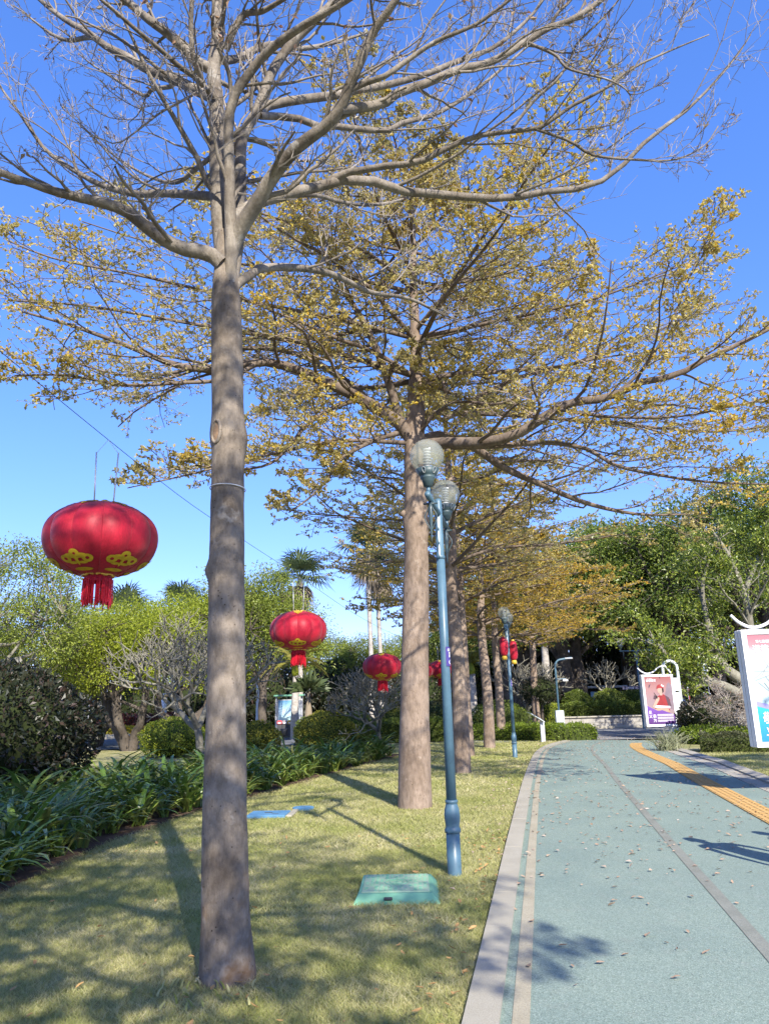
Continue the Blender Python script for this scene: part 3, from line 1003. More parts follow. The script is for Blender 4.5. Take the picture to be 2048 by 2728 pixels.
T1 = np.array([-1.03, 5.03, 0.0])
top1 = PX(588, 640, 5.06)
tr_pts = [T1 + [0, 0, -0.15], T1 + [0, 0, 0.02], PX(603, 2450, 5.03), PX(600, 2150, 5.03), PX(603, 1800, 5.03), PX(606, 1400, 5.04), PX(608, 1150, 5.05), PX(603, 850, 5.06), PX(600, 700, 5.06), PX(600, 620, 5.06)]
tr_rad = [0.162, 0.146, 0.137, 0.130, 0.125, 0.118, 0.117, 0.114, 0.110, 0.060]
Y0 = 5.05
limbs1 = [
    # three stems above the fork
    limb_px([A(978, 1260, 5.06), A(970, 1120, 5.07), A(950, 930, 5.12), A(940, 700, 5.2), A(935, 450, 5.28), A(922, 300, 5.3), A(945, 150, 5.3), A(940, 0, 5.3), A(935, -250, 5.35)], 52, 26),
    limb_px([A(988, 1260, 5.03), A(1000, 1080, 4.99), A(994, 900, 4.955), A(990, 700, 4.92), A(990, 520, 4.86), A(1010, 420, 4.8), A(1060, 340, 4.75), A(1150, 230, 4.65), A(1280, 130, 4.5), A(1400, 60, 4.4), A(1530, -20, 4.3), A(1700, -130, 4.2)], 36, 15),
    limb_px([A(998, 1240, 5.08), A(1025, 1060, 5.13), A(1038, 880, 5.2), A(1040, 650, 5.3), A(1060, 560, 5.35), A(1120, 470, 5.4), A(1170, 320, 5.45), A(1250, 200, 5.45), A(1330, 120, 5.4), A(1430, 20, 5.4), A(1560, -110, 5.4)], 38, 18),
    # big right limb, towards the viewer
    limb_px([A(985, 1130, 5.05), A(1010, 1045, 5.02), A(1040, 985, 4.97), A(1075, 930, 4.92), A(1120, 860, 4.85), A(1180, 760, 4.75), A(1280, 640, 4.6), A(1400, 550, 4.5), A(1470, 470, 4.42), A(1500, 390, 4.36), A(1560, 260, 4.25), A(1610, 140, 4.2), A(1670, 60, 4.1), A(1760, -80, 4.0)], 46, 18),
    # right limb with its two long forks
    limb_px([A(985, 960, 5.08), A(1030, 900, 5.1), A(1080, 880, 5.14), A(1150, 870, 5.2), A(1260, 830, 5.3), A(1360, 810, 5.4), A(1440, 780, 5.5), A(1530, 780, 5.6), B(0, 790, 5.7), B(100, 830, 5.8), B(250, 840, 6.0), B(400, 855, 6.1), B(550, 855, 6.2), B(680, 830, 6.3), B(760, 820, 6.35), B(880, 810, 6.4), B(1000, 740, 6.4), B(1080, 660, 6.4), B(1150, 590, 6.4), B(1300, 480, 6.4), B(1430, 350, 6.4), B(1530, 230, 6.4), B(1580, 150, 6.4)], 32, 3),
    limb_px([A(1430, 775, 5.5), A(1520, 740, 5.45), A(1600, 730, 5.4), B(0, 718, 5.35), B(150, 700, 5.3), B(270, 640, 5.25), B(390, 590, 5.2), B(520, 570, 5.2), B(660, 555, 5.15), B(720, 520, 5.1), B(820, 450, 5.1), B(960, 380, 5.0), B(1060, 300, 5.0), B(1230, 220, 5.0), B(1400, 150, 5.0)], 20, 3),
    limb_px([B(550, 555, 5.2), B(650, 430, 5.1), B(740, 350, 5.0), B(800, 260, 4.95), B(830, 190, 4.9), B(960, 60, 4.8), B(1040, -40, 4.8)], 9, 4),
    limb_px([B(650, 557, 5.15), B(800, 610, 5.2), B(900, 670, 5.3), B(1080, 690, 5.4), B(1250, 690, 5.5), B(1380, 630, 5.5), B(1440, 545, 5.5)], 9, 3),
    limb_px([A(1120, 490, 5.4), A(1160, 455, 5.5), A(1300, 430, 5.6), A(1460, 410, 5.8), A(1560, 385, 5.9), B(0, 370, 6.0), B(180, 320, 6.2), B(300, 270, 6.3), B(480, 200, 6.5), B(640, 60, 6.6), B(720, -60, 6.6)], 26, 6),
    limb_px([A(1125, 500, 5.4), A(1280, 510, 5.6), A(1360, 545, 5.7), A(1440, 545, 5.8), B(0, 565, 6.1), B(80, 530, 6.2), B(200, 500, 6.4), B(300, 450, 6.5), B(430, 360, 6.7), B(560, 250, 6.8), B(700, 130, 6.9)], 20, 4),
    limb_px([A(1470, 470, 4.42), A(1560, 465, 4.5), B(0, 445, 4.55), B(60, 400, 4.6), B(180, 360, 4.65), B(320, 300, 4.7), B(440, 275, 4.75), B(540, 225, 4.75), B(640, 160, 4.75), B(720, 115, 4.75), B(800, 90, 4.7), B(880, 40, 4.7), B(960, -20, 4.7), B(1080, -120, 4.6)], 27, 12),
    limb_px([B(620, 185, 4.75), B(740, 240, 4.7), B(780, 290, 4.7), B(870, 320, 4.65), B(980, 350, 4.6), B(1060, 410, 4.6), B(1050, 520, 4.6)], 9, 3),
    limb_px([B(715, 115, 4.75), B(745, 60, 4.7), B(800, 5, 4.7), B(860, -70, 4.6)], 10, 5),
    limb_px([A(1505, 390, 4.36), A(1600, 350, 4.35), B(0, 330, 4.3), B(100, 260, 4.3), B(220, 180, 4.25), B(340, 130, 4.2), B(420, 90, 4.2), B(540, 0, 4.1), B(640, -80, 4.1)], 17, 6),
    limb_px([A(965, 262, 5.3), A(1040, 250, 5.5), A(1110, 210, 5.7), A(1200, 190, 5.9), A(1300, 210, 6.2), A(1420, 190, 6.5), A(1560, 150, 6.8), A(1661, 120, 7.0)], 22, 4),
    limb_px([A(975, 215, 5.3), A(1010, 130, 5.2), A(1060, 60, 5.15), A(1130, 50, 5.1), A(1220, 0, 5.0), A(1330, -60, 4.9)], 22, 8),
    limb_px([A(1030, 930, 5.12), A(1110, 890, 5.3), A(1330, 840, 5.9), A(1460, 870, 6.3), A(1560, 885, 6.6), B(0, 880, 6.9), B(80, 860, 7.2), B(260, 800, 7.6)], 17, 4),
    # low pale limb on the right
    limb_px([C3(975, 230, 5.06), C3(1030, 170, 5.1), C3(1075, 140, 5.2), C3(1110, 108, 5.3), C3(1250, 100, 5.6), C3(1400, 120, 6.0), C3(1500, 160, 6.3), C3(1600, 210, 6.6), C4(0, 218, 6.8), C4(120, 240, 7.1), C4(240, 300, 7.4), C4(330, 330, 7.7)], 26, 4),
    # left limbs
    limb_px([A(960, 1140, 5.0), A(920, 1105, 4.98), A(870, 1088, 4.95), A(790, 1075, 4.9), A(700, 1030, 4.85), A(620, 970, 4.8), A(540, 910, 4.75), A(440, 875, 4.7), A(330, 850, 4.65), A(230, 825, 4.6), A(130, 790, 4.55), A(40, 760, 4.5), A(-60, 715, 4.45), A(-220, 640, 4.4)], 42, 13),
    limb_px([A(950, 850, 5.15), A(800, 840, 5.4), A(690, 835, 5.6), A(600, 840, 5.8), A(520, 825, 5.9), A(440, 800, 6.0), A(370, 765, 6.1), A(280, 710, 6.15), A(200, 650, 6.2), A(140, 570, 6.2), A(80, 480, 6.2), A(20, 400, 6.2), A(-40, 310, 6.2)], 25, 4),
    limb_px([A(915, 420, 5.3), A(830, 380, 5.4), A(760, 345, 5.5), A(680, 320, 5.6), A(620, 290, 5.7), A(540, 240, 5.8), A(460, 200, 5.9), A(380, 140, 6.0), A(290, 90, 6.1), A(210, 30, 6.2), A(120, -50, 6.3)], 30, 9),
    limb_px([A(400, 160, 5.98), A(360, 165, 6.1), A(300, 175, 6.2), A(230, 150, 6.3), A(160, 100, 6.4), A(100, 50, 6.4), A(50, 20, 6.4)], 14, 3),
    limb_px([A(915, 300, 5.3), A(850, 265, 5.25), A(790, 200, 5.2), A(720, 140, 5.15), A(650, 90, 5.1), A(590, 40, 5.1), A(530, -10, 5.05), A(430, -100, 5.0)], 30, 15),
    limb_px([A(925, 420, 5.2), A(850, 340, 5.0), A(780, 290, 4.85), A(700, 220, 4.7), A(640, 170, 4.6), A(580, 120, 4.5), A(500, 50, 4.4), A(440, 0, 4.3), A(360, -80, 4.3)], 17, 7),
    limb_px([A(880, 370, 5.1), A(838, 250, 4.9), A(826, 120, 4.8), A(830, 0, 4.7), A(835, -130, 4.6)], 17, 11),
    limb_px([A(900, 380, 5.1), A(870, 390, 4.9), A(780, 440, 4.7), A(690, 490, 4.6), A(600, 560, 4.5), A(510, 620, 4.4), A(440, 600, 4.35), A(390, 590, 4.3)], 9, 3),
    limb_px([A(1000, 430, 4.82), A(990, 320, 4.75), A(950, 220, 4.65), A(920, 130, 4.6), A(922, 30, 4.5), A(930, -90, 4.45)], 12, 7),
    limb_px([A(760, 350, 5.5), A(735, 375, 5.7), A(660, 385, 5.9), A(630, 415, 6.1), A(560, 380, 6.3), A(480, 330, 6.5), A(400, 280, 6.7), A(340, 230, 6.9)], 13, 3),
    limb_px([A(960, 640, 5.2), A(860, 720, 5.8), A(760, 790, 6.4), A(640, 760, 6.9), A(520, 690, 7.2), A(400, 600, 7.5)], 15, 3),
]
bt1, lv1 = make_tree('bare_tree', 'tall grey-barked bare tree nearest the viewer, trunk left of the centre', T1,
                     (tr_pts, tr_rad, [(0.685, 0.05, 0.16, 0.02, 0.5), (0.675, 3.05, 0.26, 0.022, 0.6), (0.495, 0.05, 0.26, 0.011, 0.4), (0.30, 2.2, 0.08, 0.02, 0.5), (0.52, 4.2, 0.08, 0.02, 0.5), (0.75, 5.4, 0.10, 0.02, 0.5), (0.03, 0.2, 0.10, 0.04, 0.5), (0.02, 3.6, 0.10, 0.04, 0.6)]),
                     limbs1,
                     [dict(n=9, tr=(0.16, 0.98), ang=36, Lr=0.32, K=9, ratio=0.42, wob=0.13, flat=0.75, up=0.10, rmin=0.0032, lcap=1.8),
                      dict(n=6, tr=(0.2, 1.0), ang=42, Lr=0.48, K=6, ratio=0.55, wob=0.17, flat=0.8, up=0.10, rmin=0.0026),
                      dict(n=4, tr=(0.25, 1.0), ang=50, Lr=0.55, K=4, ratio=0.7, wob=0.22, flat=0.9, up=0.12, rmin=0.0021)],
                     [(3, 1, 0.05, 'leaf_dry', dict(frac=0.10, spread=1.0))], 21, 'bark_pale', 'bark_limb', 'twig', 'lawn trees in a row beside the path')
# healed branch scar and the wire round the trunk
ks = PX(577, 1150, 4.955)
ring = [ks + np.array([0.036 * math.cos(a), -0.030 * math.cos(a) - 0.004, 0.085 * math.sin(a)]) for a in np.linspace(0, 2 * np.pi, 22)]
kn = O('branch_scar', *(lambda v, f: (v, f))(*tubes(np.array(ring)[None], np.full((1, 22), 0.013), 8)), 'bark_pale', bt1, T1, smooth=True)
gg = G()
gg.lathe([(0.0, 0.0), (0.5, 0.0), (1.0, 0.0)], n=20, cap=False)
dv = np.concatenate(gg.V)
O('scar_wood', np.stack([dv[:, 0] * 0.035, -dv[:, 0] * 0.029 - 0.004 - 0.01 * (1 - dv[:, 0] ** 2 - dv[:, 1] ** 2), dv[:, 1] * 0.084], -1) + ks, gg.Q, 'wood_cut', kn, T1)


def tie_wire(tree, org, c, r, tilt=0.05):
    pts = [(c[0] + r * math.cos(a), c[1] + r * math.sin(a), c[2] + tilt * r * math.cos(a + 2.4)) for a in np.linspace(0, 2 * np.pi, 40)]
    v, f = tubes(np.array(pts)[None], np.full((1, 40), 0.004), 5)
    O('tie_wire', v, f, 'steel', tree, org)


tie_wire(bt1, T1, PX(607, 1303, 5.04), 0.125)

# second tree: golden leaves, long limbs in tiers
T2 = np.array([0.36, 12.24, 0.0])
tr2 = [T2 + [0, 0, -0.15], T2 + [0, 0, 0.03], PX(1103, 1900, 12.24), PX(1108, 1600, 12.24), PX(1107, 1400, 12.24), PX(1105, 1200, 12.25), PX(1108, 1000, 12.3), PX(1103, 800, 12.3), PX(1098, 600, 12.3), PX(1096, 420, 12.3)]
rd2 = [0.27, 0.245, 0.22, 0.205, 0.19, 0.17, 0.10, 0.075, 0.05, 0.02]
Z2 = 12.25
limbs2 = [
    limb_px([(1095, 1170, Z2), (1055, 1120, 12.1), (960, 1062, 11.9), (850, 1010, 11.6), (760, 975, 11.3), (690, 965, 11.1), (560, 985, 10.9), (460, 970, 10.7), (350, 925, 10.5), (200, 870, 10.3), (60, 830, 10.2)], 36, 6),
    limb_px([(1090, 1160, Z2), (1062, 1110, 12.2), (1045, 1050, 12.1), (1010, 950, 11.9), (970, 860, 11.7), (920, 780, 11.5), (870, 700, 11.3), (850, 600, 11.1)], 27, 7),
    limb_px([(1075, 1150, Z2), (1000, 1172, 11.9), (910, 1220, 11.5), (870, 1280, 11.2), (820, 1330, 11.0), (770, 1365, 10.8)], 16, 4),
    limb_px([(960, 1062, 11.9), (880, 1090, 11.5), (810, 1140, 11.2), (770, 1190, 11.0), (720, 1235, 10.8), (640, 1250, 10.6), (520, 1240, 10.4)], 14, 4),
    limb_px([(1000, 1085, 12.0), (900, 1000, 12.8), (780, 940, 13.4), (640, 930, 13.9), (480, 990, 14.3), (330, 1000, 14.6), (180, 960, 14.9)], 20, 4),
    limb_px([(690, 967, 11.1), (600, 1010, 10.8), (480, 1020, 10.5), (330, 1025, 10.2), (180, 1000, 10.0), (40, 1000, 9.9)], 13, 4),
    limb_px([(1110, 1190, Z2), (1180, 1180, 11.9), (1290, 1178, 11.5), (1380, 1155, 11.2), (1480, 1090, 10.9), (1530, 1070, 10.8), (1620, 1060, 10.7), (1700, 1020, 10.5), (1800, 1000, 10.4), (1870, 960, 10.3), (1960, 920, 10.2), (2060, 870, 10.1), (2200, 800, 10.0)], 34, 7),
    limb_px([(1640, 1050, 10.65), (1710, 985, 10.5), (1765, 900, 10.4), (1800, 830, 10.3), (1830, 750, 10.2), (1870, 660, 10.1), (1900, 590, 10.05)], 9, 2),
    limb_px([(1110, 1180, Z2), (1170, 1160, 12.6), (1260, 1190, 13.0), (1340, 1245, 13.3), (1440, 1290, 13.5), (1560, 1340, 13.7), (1700, 1370, 13.8), (1840, 1370, 13.9)], 28, 4),
    limb_px([(1200, 1190, 11.85), (1330, 1188, 11.6), (1440, 1178, 11.5), (1560, 1195, 11.3), (1640, 1240, 11.1), (1780, 1270, 11.0), (1900, 1285, 11.0), (2060, 1290, 11.0)], 17, 4),
    limb_px([(1112, 1160, 12.2), (1150, 1110, 12.0), (1192, 1075, 11.9), (1175, 1020, 11.7), (1150, 970, 11.6), (1130, 900, 11.4)], 14, 4),
    limb_px([(1195, 1072, 11.9), (1250, 1070, 11.7), (1330, 1075, 11.5), (1420, 1030, 11.3), (1480, 960, 11.1), (1490, 860, 11.0), (1520, 770, 10.9), (1560, 680, 10.9)], 7, 2),
    limb_px([(1180, 1120, 12.5), (1290, 1050, 13.2), (1400, 1000, 13.8), (1560, 960, 14.4), (1720, 900, 14.9), (1840, 830, 15.2)], 16, 3),
]
limbs2 += [
    limb_px([(1100, 900, 12.3), (900, 850, 11.5), (650, 800, 10.8), (400, 740, 10.2), (150, 690, 9.8), (20, 640, 9.6)], 14, 4),
    limb_px([(1100, 1000, 12.3), (800, 915, 12.0), (500, 860, 11.6), (230, 815, 11.4), (20, 800, 11.2)], 16, 4),
    limb_px([(1085, 1180, 12.2), (900, 1175, 11.6), (700, 1215, 11.0), (500, 1265, 10.6), (340, 1300, 10.3)], 13, 3),
    limb_px([(1120, 1100, 12.3), (1350, 1105, 13.2), (1650, 1130, 13.8), (1900, 1150, 14.2), (2080, 1130, 14.5)], 15, 4),
    limb_px([(1110, 900, 12.3), (1350, 850, 11.8), (1600, 790, 11.4), (1830, 700, 11.0)], 13, 3),
    limb_px([(1105, 780, 12.3), (880, 730, 11.4), (620, 700, 10.7), (380, 640, 10.2), (220, 590, 9.9)], 12, 3),
    limb_px([(1480, 1090, 10.9), (1620, 1110, 10.4), (1800, 1110, 10.0), (1960, 1080, 9.8), (2080, 1050, 9.7)], 10, 3),
]
rg2 = np.random.default_rng(77)
P2s = spline(tr2, 60)


def tier_limbs(rg, axis, zs, lens, n, rise=0.16, r0=0.05, front=1.0):
    out = []
    for z, L in zip(zs, lens):
        k = int(np.argmin(np.abs(axis[:, 2] - z)))
        a0 = rg.uniform(0, 6.3)
        for i in range(n):
            a = a0 + i * 2 * np.pi / n + rg.normal(0, 0.22)
            D = np.array([math.cos(a), math.sin(a), 0.36])
            p = axis[k] + np.array([0, 0, rg.normal(0, 0.12)])
            ln = L * rg.uniform(0.75, 1.15)
            pts = [p]
            for s_ in range(9):
                D = D + rg.normal(0, 0.10, 3)
                D[2] = D[2] * 0.8 + rise * 0.25
                D = D / np.linalg.norm(D)
                p = p + D * ln / 9
                pts.append(p)
            out.append((spline(pts, 22), np.linspace(r0 * L / 4.5, 0.008, 22)))
    return out


limbs2 += tier_limbs(rg2, P2s, [7.2, 8.2, 9.1, 10.0, 10.9], [4.9, 4.4, 3.8, 3.0, 2.0], 5, rise=0.10)
LV2 = [dict(n=13, tr=(0.12, 0.99), ang=44, Lr=0.36, K=8, ratio=0.42, wob=0.13, flat=0.22, up=0.03, rmin=0.006, lcap=2.3, spread=0.35),
       dict(n=7, tr=(0.12, 1.0), ang=44, Lr=0.46, K=5, ratio=0.55, wob=0.16, flat=0.35, up=0.04, rmin=0.0042, spread=0.45),
       dict(n=4, tr=(0.15, 1.0), ang=46, Lr=0.5, K=3, ratio=0.7, wob=0.2, flat=0.55, up=0.07, rmin=0.0032, spread=0.7)]
gt2, lv2 = make_tree('golden_tree', 'large golden-leaved tree just behind the near lamp post, fullest yellow crown', T2,
                     (tr2, rd2, [(0.48, math.pi, 0.32, 0.012, 0.5), (0.385, math.pi * 0.95, 0.13, 0.02, 0.6), (0.39, 0.1, 0.14, 0.015, 0.5)]),
                     limbs2, LV2,
                     [(3, 6, 0.059, 'leaf_gold', dict(spread=0.85, width=0.64)), (2, 6, 0.059, 'leaf_gold', dict(spread=0.8, width=0.55))], 5, 'bark_tan', 'bark_tan_limb', 'twig_brown', 'lawn trees in a row beside the path', twig_sides=(5, 3, 3))
tie_wire(gt2, T2, PX(1107, 1682, 12.24), 0.212)
st = PX(1078, 1372, 12.2)
sg = G().tube([st + np.array([0.12, 0.05, -0.12]), st, st + np.array([-0.05, -0.02, 0.06])], [0.07, 0.06, 0.05], 10)
sg.done('branch_stub', 'bark_tan', gt2, T2, smooth=True)


# row of amber trees farther along: two builds, then copies
def far_tree(name, label, seed, org, leafmat, fork, H, R, nleaf, lsize):
    rg = np.random.default_rng(seed)
    org = np.asarray(org, float)
    ax = [org + [0, 0, -0.15], org + [0, 0, 0.03], org + [0.02, 0, H * 0.2], org + [-0.05, 0.03, H * 0.4], org + [0.02, 0, H * 0.6], org + [0, 0.05, H * 0.8], org + [0, 0, H]]
    rd = [0.205, 0.175, 0.155, 0.135, 0.09, 0.05, 0.015]
    axs = spline(ax, 60)
    nt = 6
    zs = np.linspace(fork, H * 0.94, nt)
    ls = np.linspace(R, R * 0.3, nt)
    lm = tier_limbs(rg, axs, zs, ls, 6, rise=0.10)
    return make_tree(name, label, org, (ax, rd, [(0.2, 1.0, 0.12, 0.02, 0.5), (0.32, 3.0, 0.15, 0.015, 0.5)]), lm,
                     [dict(n=11, tr=(0.12, 0.99), ang=44, Lr=0.36, K=6, ratio=0.42, wob=0.13, flat=0.22, up=0.03, rmin=0.007, lcap=2.0, spread=0.35),
                      dict(n=7, tr=(0.12, 1.0), ang=44, Lr=0.5, K=4, ratio=0.6, wob=0.17, flat=0.4, up=0.04, rmin=0.005, spread=0.5)],
                     [(2, nleaf, lsize, leafmat, dict(spread=0.8, width=0.6))], seed, 'bark_tan', 'bark_tan_limb', 'twig_brown', 'lawn trees in a row beside the path', twig_sides=(4, 3, 3))[0]


t3 = far_tree('amber_tree', 'tan-trunked amber tree partly behind the near lamp post', 31, (1.62, 17.6, 0), 'leaf_gold', 4.6, 10.5, 4.6, 14, 0.07)
t4 = far_tree('amber_tree', 'amber tree with deeply fluted trunk, left of the far lamp post', 47, (3.35, 26.0, 0), 'leaf_amber', 4.3, 9.5, 4.6, 16, 0.082)
copy_thing(t3, 'slim amber tree hidden half behind the tan-trunked tree, its trunk just right of it', (2.27, 22.6, 0), 2.1, 0.95)
copy_thing(t4, 'amber tree between the fluted trunk and the far lamp post', (4.42, 30.4, 0), 1.3, 0.95)
copy_thing(t4, 'dark-trunked amber tree right of the far lamp post, behind the tilted sign', (6.75, 35.0, 0), 2.6, 0.98)
# the row goes on behind the viewer: this one dapples the near lawn
t0 = copy_thing(gt2, 'tree of the row standing behind the viewer, its shade dappling the near lawn', (-2.1, -1.0, 0), 2.5, (0.92, 0.92, 0.92))
copy_thing(t3, 'amber tree right of the view, its twigs shading the lawn under the near billboard', (13.2, 6.6, 0), 0.7, (1.0, 1.0, 1.0))

# ------------------------------------------------------------------ text and flat print
def text_mesh(body, size, bold=0.0):
    c = bpy.data.curves.new('lettering', 'FONT')
    c.body = body
    c.size = size
    c.align_x = 'LEFT'
    c.offset = bold
    c.resolution_u = 3
    o = bpy.data.objects.new('lettering', c)
    COL.objects.link(o)
    dg = bpy.context.evaluated_depsgraph_get()
    me = bpy.data.meshes.new_from_object(o.evaluated_get(dg))
    V = np.array([v.co[:] for v in me.vertices]).reshape(-1, 3)
    Fs = [list(p.vertices) for p in me.polygons]
    bpy.data.objects.remove(o)
    bpy.data.curves.remove(c)
    bpy.data.meshes.remove(me)
    by = {}
    for f in Fs:
        by.setdefault(len(f), []).append(f)
    return V[:, :2] if len(V) else np.zeros((0, 2)), [np.array(v) for v in by.values()]


def flat(name, uv, faces, m, parent, lift, frame=None):
    """Flat print in a panel: u to the right, v up, lift in front of the panel face."""
    uv = np.asarray(uv, float)
    V = np.stack([uv[:, 0], np.full(len(uv), -lift), uv[:, 1]], -1)
    if frame is not None:
        V = frame(V)
    return O(name, V, faces, m, parent)


def poly(name, pts, m, parent, lift):
    return flat(name, pts, [np.array([np.arange(len(pts))])], m, parent, lift)


def letters(body, size, u, v, m, parent, lift, bold=0.0, shear=0.0, name='lettering'):
    V, Fs = text_mesh(body, size, bold)
    if len(V) == 0:
        return
    V = V.copy()
    V[:, 0] += V[:, 1] * shear
    return flat(name, V + np.array([u, v]), Fs, m, parent, lift)


# ------------------------------------------------------------------ lanterns on the wire
def lantern_r(v):
    """Radius of the 0.45 m lantern body at v = -1 (bottom) .. 1 (top)."""
    return 0.115 + 0.335 * np.maximum(0, 1 - np.abs(v) ** 2.35) ** 0.62


LH = 0.305
NP = 12


def make_lantern(label, loc, rot, group):
    t = thing('red_lantern', label, 'lantern', loc, rot, group)
    vs = np.linspace(-1, 1, 22)
    na = 9
    us = np.linspace(0, 1, na)
    base = []
    for v in vs:
        for u in us:
            a = (u - 0.5) * 2 * np.pi / NP
            r = lantern_r(v) * (1 + 0.045 * math.sin(u * math.pi) * (1 - v * v) - 0.015)
            base.append((r * math.cos(a), r * math.sin(a), LH * v))
    Fq = np.array([[i * na + j, i * na + j + 1, (i + 1) * na + j + 1, (i + 1) * na + j] for i in range(21) for j in range(na - 1)])
    p0 = O('panel', base, Fq, 'silk_red', t, smooth=True)
    p1 = O('panel', base, Fq, 'silk_red_deep', t, smooth=True)
    p1.rotation_euler = (0, 0, 2 * np.pi / NP)
    for k in range(2, NP):
        inst(p0 if k % 2 == 0 else p1, t, rot=(0, 0, k * 2 * np.pi / NP))

    rib = G().tube([(lantern_r(v) * 0.986, 0, LH * v) for v in np.linspace(-0.98, 0.98, 20)], 0.003, 4, cap=False).done('seam', 'silk_red_deep', t)
    rib.rotation_euler = (0, 0, np.pi / NP)
    for k in range(1, NP):
        inst(rib, t, rot=(0, 0, np.pi / NP + k * 2 * np.pi / NP))

    def on_body(th, v, lift):
        r = lantern_r(v) * (1.03 - 0.02 * abs(v)) + lift
        return (r * math.cos(th), r * math.sin(th), LH * v * 1.004)

    def blob(gr, th0, v0, ra, rv, lift, hole=0.0):
        n = 16
        ring = []
        k = 5
        for q in range(k + 1):
            f = hole + (1 - hole) * q / k
            for i in range(n):
                a = i / n * 2 * np.pi
                ring.append(on_body(th0 + f * ra * math.cos(a), np.clip(v0 + f * rv * math.sin(a), -0.985, 0.985), lift))
        Fs = np.array([[q * n + i, q * n + (i + 1) % n, (q + 1) * n + (i + 1) % n, (q + 1) * n + i] for q in range(k) for i in range(n)])
        gr.add(ring, Fs)
        if hole == 0:
            pass

    for sgn, name in ((-1, 'gold_motif'), (1, 'gold_motif')):
        sc_ = 1.0 if sgn < 0 else 0.62
        for k in range(6):
            th = k * 2 * np.pi / 6 + 0.26
            gr = G()
            for q, (dx, dv, ra, rv, ho) in enumerate([(-0.26, 0.0, 0.13, 0.095, 0.35), (0.26, 0.0, 0.13, 0.095, 0.35), (0, 0.10, 0.11, 0.13, 0.30), (-0.13, 0.06, 0.13, 0.06, 0.0), (0.13, 0.06, 0.13, 0.06, 0.0),
                                                      (-0.13, -0.10, 0.12, 0.03, 0.0), (0.13, -0.10, 0.12, 0.03, 0.0), (0, -0.07, 0.04, 0.09, 0.0)]):
                blob(gr, th + dx * sc_, sgn * ((0.72 if sgn < 0 else 0.90) - dv * sc_ * 0.9), ra * sc_, rv * sc_ * 0.9, 0.002 + 0.0006 * q, ho)
            gr.done(name, 'motif_gold', t)
            gr = G()
            blob(gr, th, sgn * 0.93, 0.34, 0.03, 0.0022)
            gr.done('gold_trim', 'motif_gold', t)
    for sgn in (-1, 1):
        gr = G()
        ring = [(0.118 * math.cos(a), 0.118 * math.sin(a), sgn * LH * 0.995 + 0.006 * math.sin(9 * a)) for a in np.linspace(0, 2 * np.pi, 49)]
        gr.tube(ring, 0.012, 7, cap=False)
        gr.done('gold_ring', 'gold', t, smooth=True)
    # tassel: cloth band, then loose threads
    G().lathe([(0.108, -LH - 0.055), (0.112, -LH - 0.002), (0.106, -LH - 0.002), (0.102, -LH - 0.055)], n=28, cap=False).done('tassel_band', 'silk_red', t, smooth=True)
    rg = np.random.default_rng(2)
    n = 170
    cl = rg.integers(0, 14, n)
    a = cl / 14 * 2 * np.pi + rg.normal(0, 0.12, n)
    r = 0.105 + rg.normal(0, 0.006, n)
    ln = 0.20 + rg.normal(0, 0.018, n)
    P = np.stack([np.stack([r * (1 + q * 0.04) * np.cos(a + q * rg.normal(0, .03, n)), r * (1 + q * 0.04) * np.sin(a), -LH - 0.03 - ln * q], -1) for q in (0, 0.35, 0.7, 1.0)], 1)
    v, f = tubes(P, np.full((n, 4), 0.0048), 3)
    O('tassel', v, f, 'tassel_red', t, kind='stuff')
    G().lathe([(0.0, LH - 0.012), (0.11, LH - 0.012)], n=20, cap=False).done('top_disc', 'gold', t)
    for sx in (-1, 1):
        gr = G().tube([(0.078 * sx, 0, LH - 0.02), (0.092 * sx, 0, LH + 0.47)], 0.0065, 8)
        gr.done('hanger_rod', 'steel', t, smooth=True)
    for sx in (-1, 1):
        gr = G().tube([(0.092 * sx, 0, LH + 0.46), (0.0, 0, LH + 0.585)], 0.0022, 4)
        gr.done('hanger_string', 'steel', t)
    return t


LG = 'red lanterns hung along the wire'
lan_spots = [(PX(270, 1438, 6.0), 'big red lantern hanging nearest the viewer at the far left', 0.12),
             (PX(795, 1680, 11.86), 'red lantern hanging right of the bare trunk, second along the wire', 0.35),
             (PX(1018, 1776, 17.55), 'red lantern hanging left of the golden tree trunk, third along the wire', 0.2),
             (PX(1113, 1786, 22.5), 'red lantern hidden mostly behind the golden tree trunk, only its right rim showing', 0.5),
             (PX(1174, 1783, 26.0), 'red lantern crossed by the near lamp post beside the purple plate', 0.1),
             (PX(1210, 1787, 31.0), 'red lantern peeking out right of the tan trunk, in front of another lantern', 0.7),
             (PX(1219, 1803, 35.5), 'farthest red lantern on the wire, lowest right of the tan trunk', 0.3)]
L0 = make_lantern(lan_spots[0][1], tuple(lan_spots[0][0]), lan_spots[0][2], LG)
for p, lab, r in lan_spots[1:]:
    copy_thing(L0, lab, tuple(p), r)
tops = [p + np.array([0, 0, LH + 0.585]) for p, _, _ in lan_spots]
wp = [tops[0] + (tops[0] - tops[1]) * 1.4 + np.array([0, 0, 0.5])]
for a, b in zip(tops, tops[1:]):
    wp += [a, (a + b) / 2 - np.array([0, 0, 0.05])]
wp += [tops[-1], tops[-1] + np.array([1.2, 6, 0.2])]
wq = spline(wp, 120)
v, f = tubes(wq[None], np.full((1, 120), 0.003), 5)
tag(O('lantern_wire', v, f, 'charcoal', org=tuple(wq[0])), 'thin dark wire strung above the lawn that carries the red lanterns', 'wire')


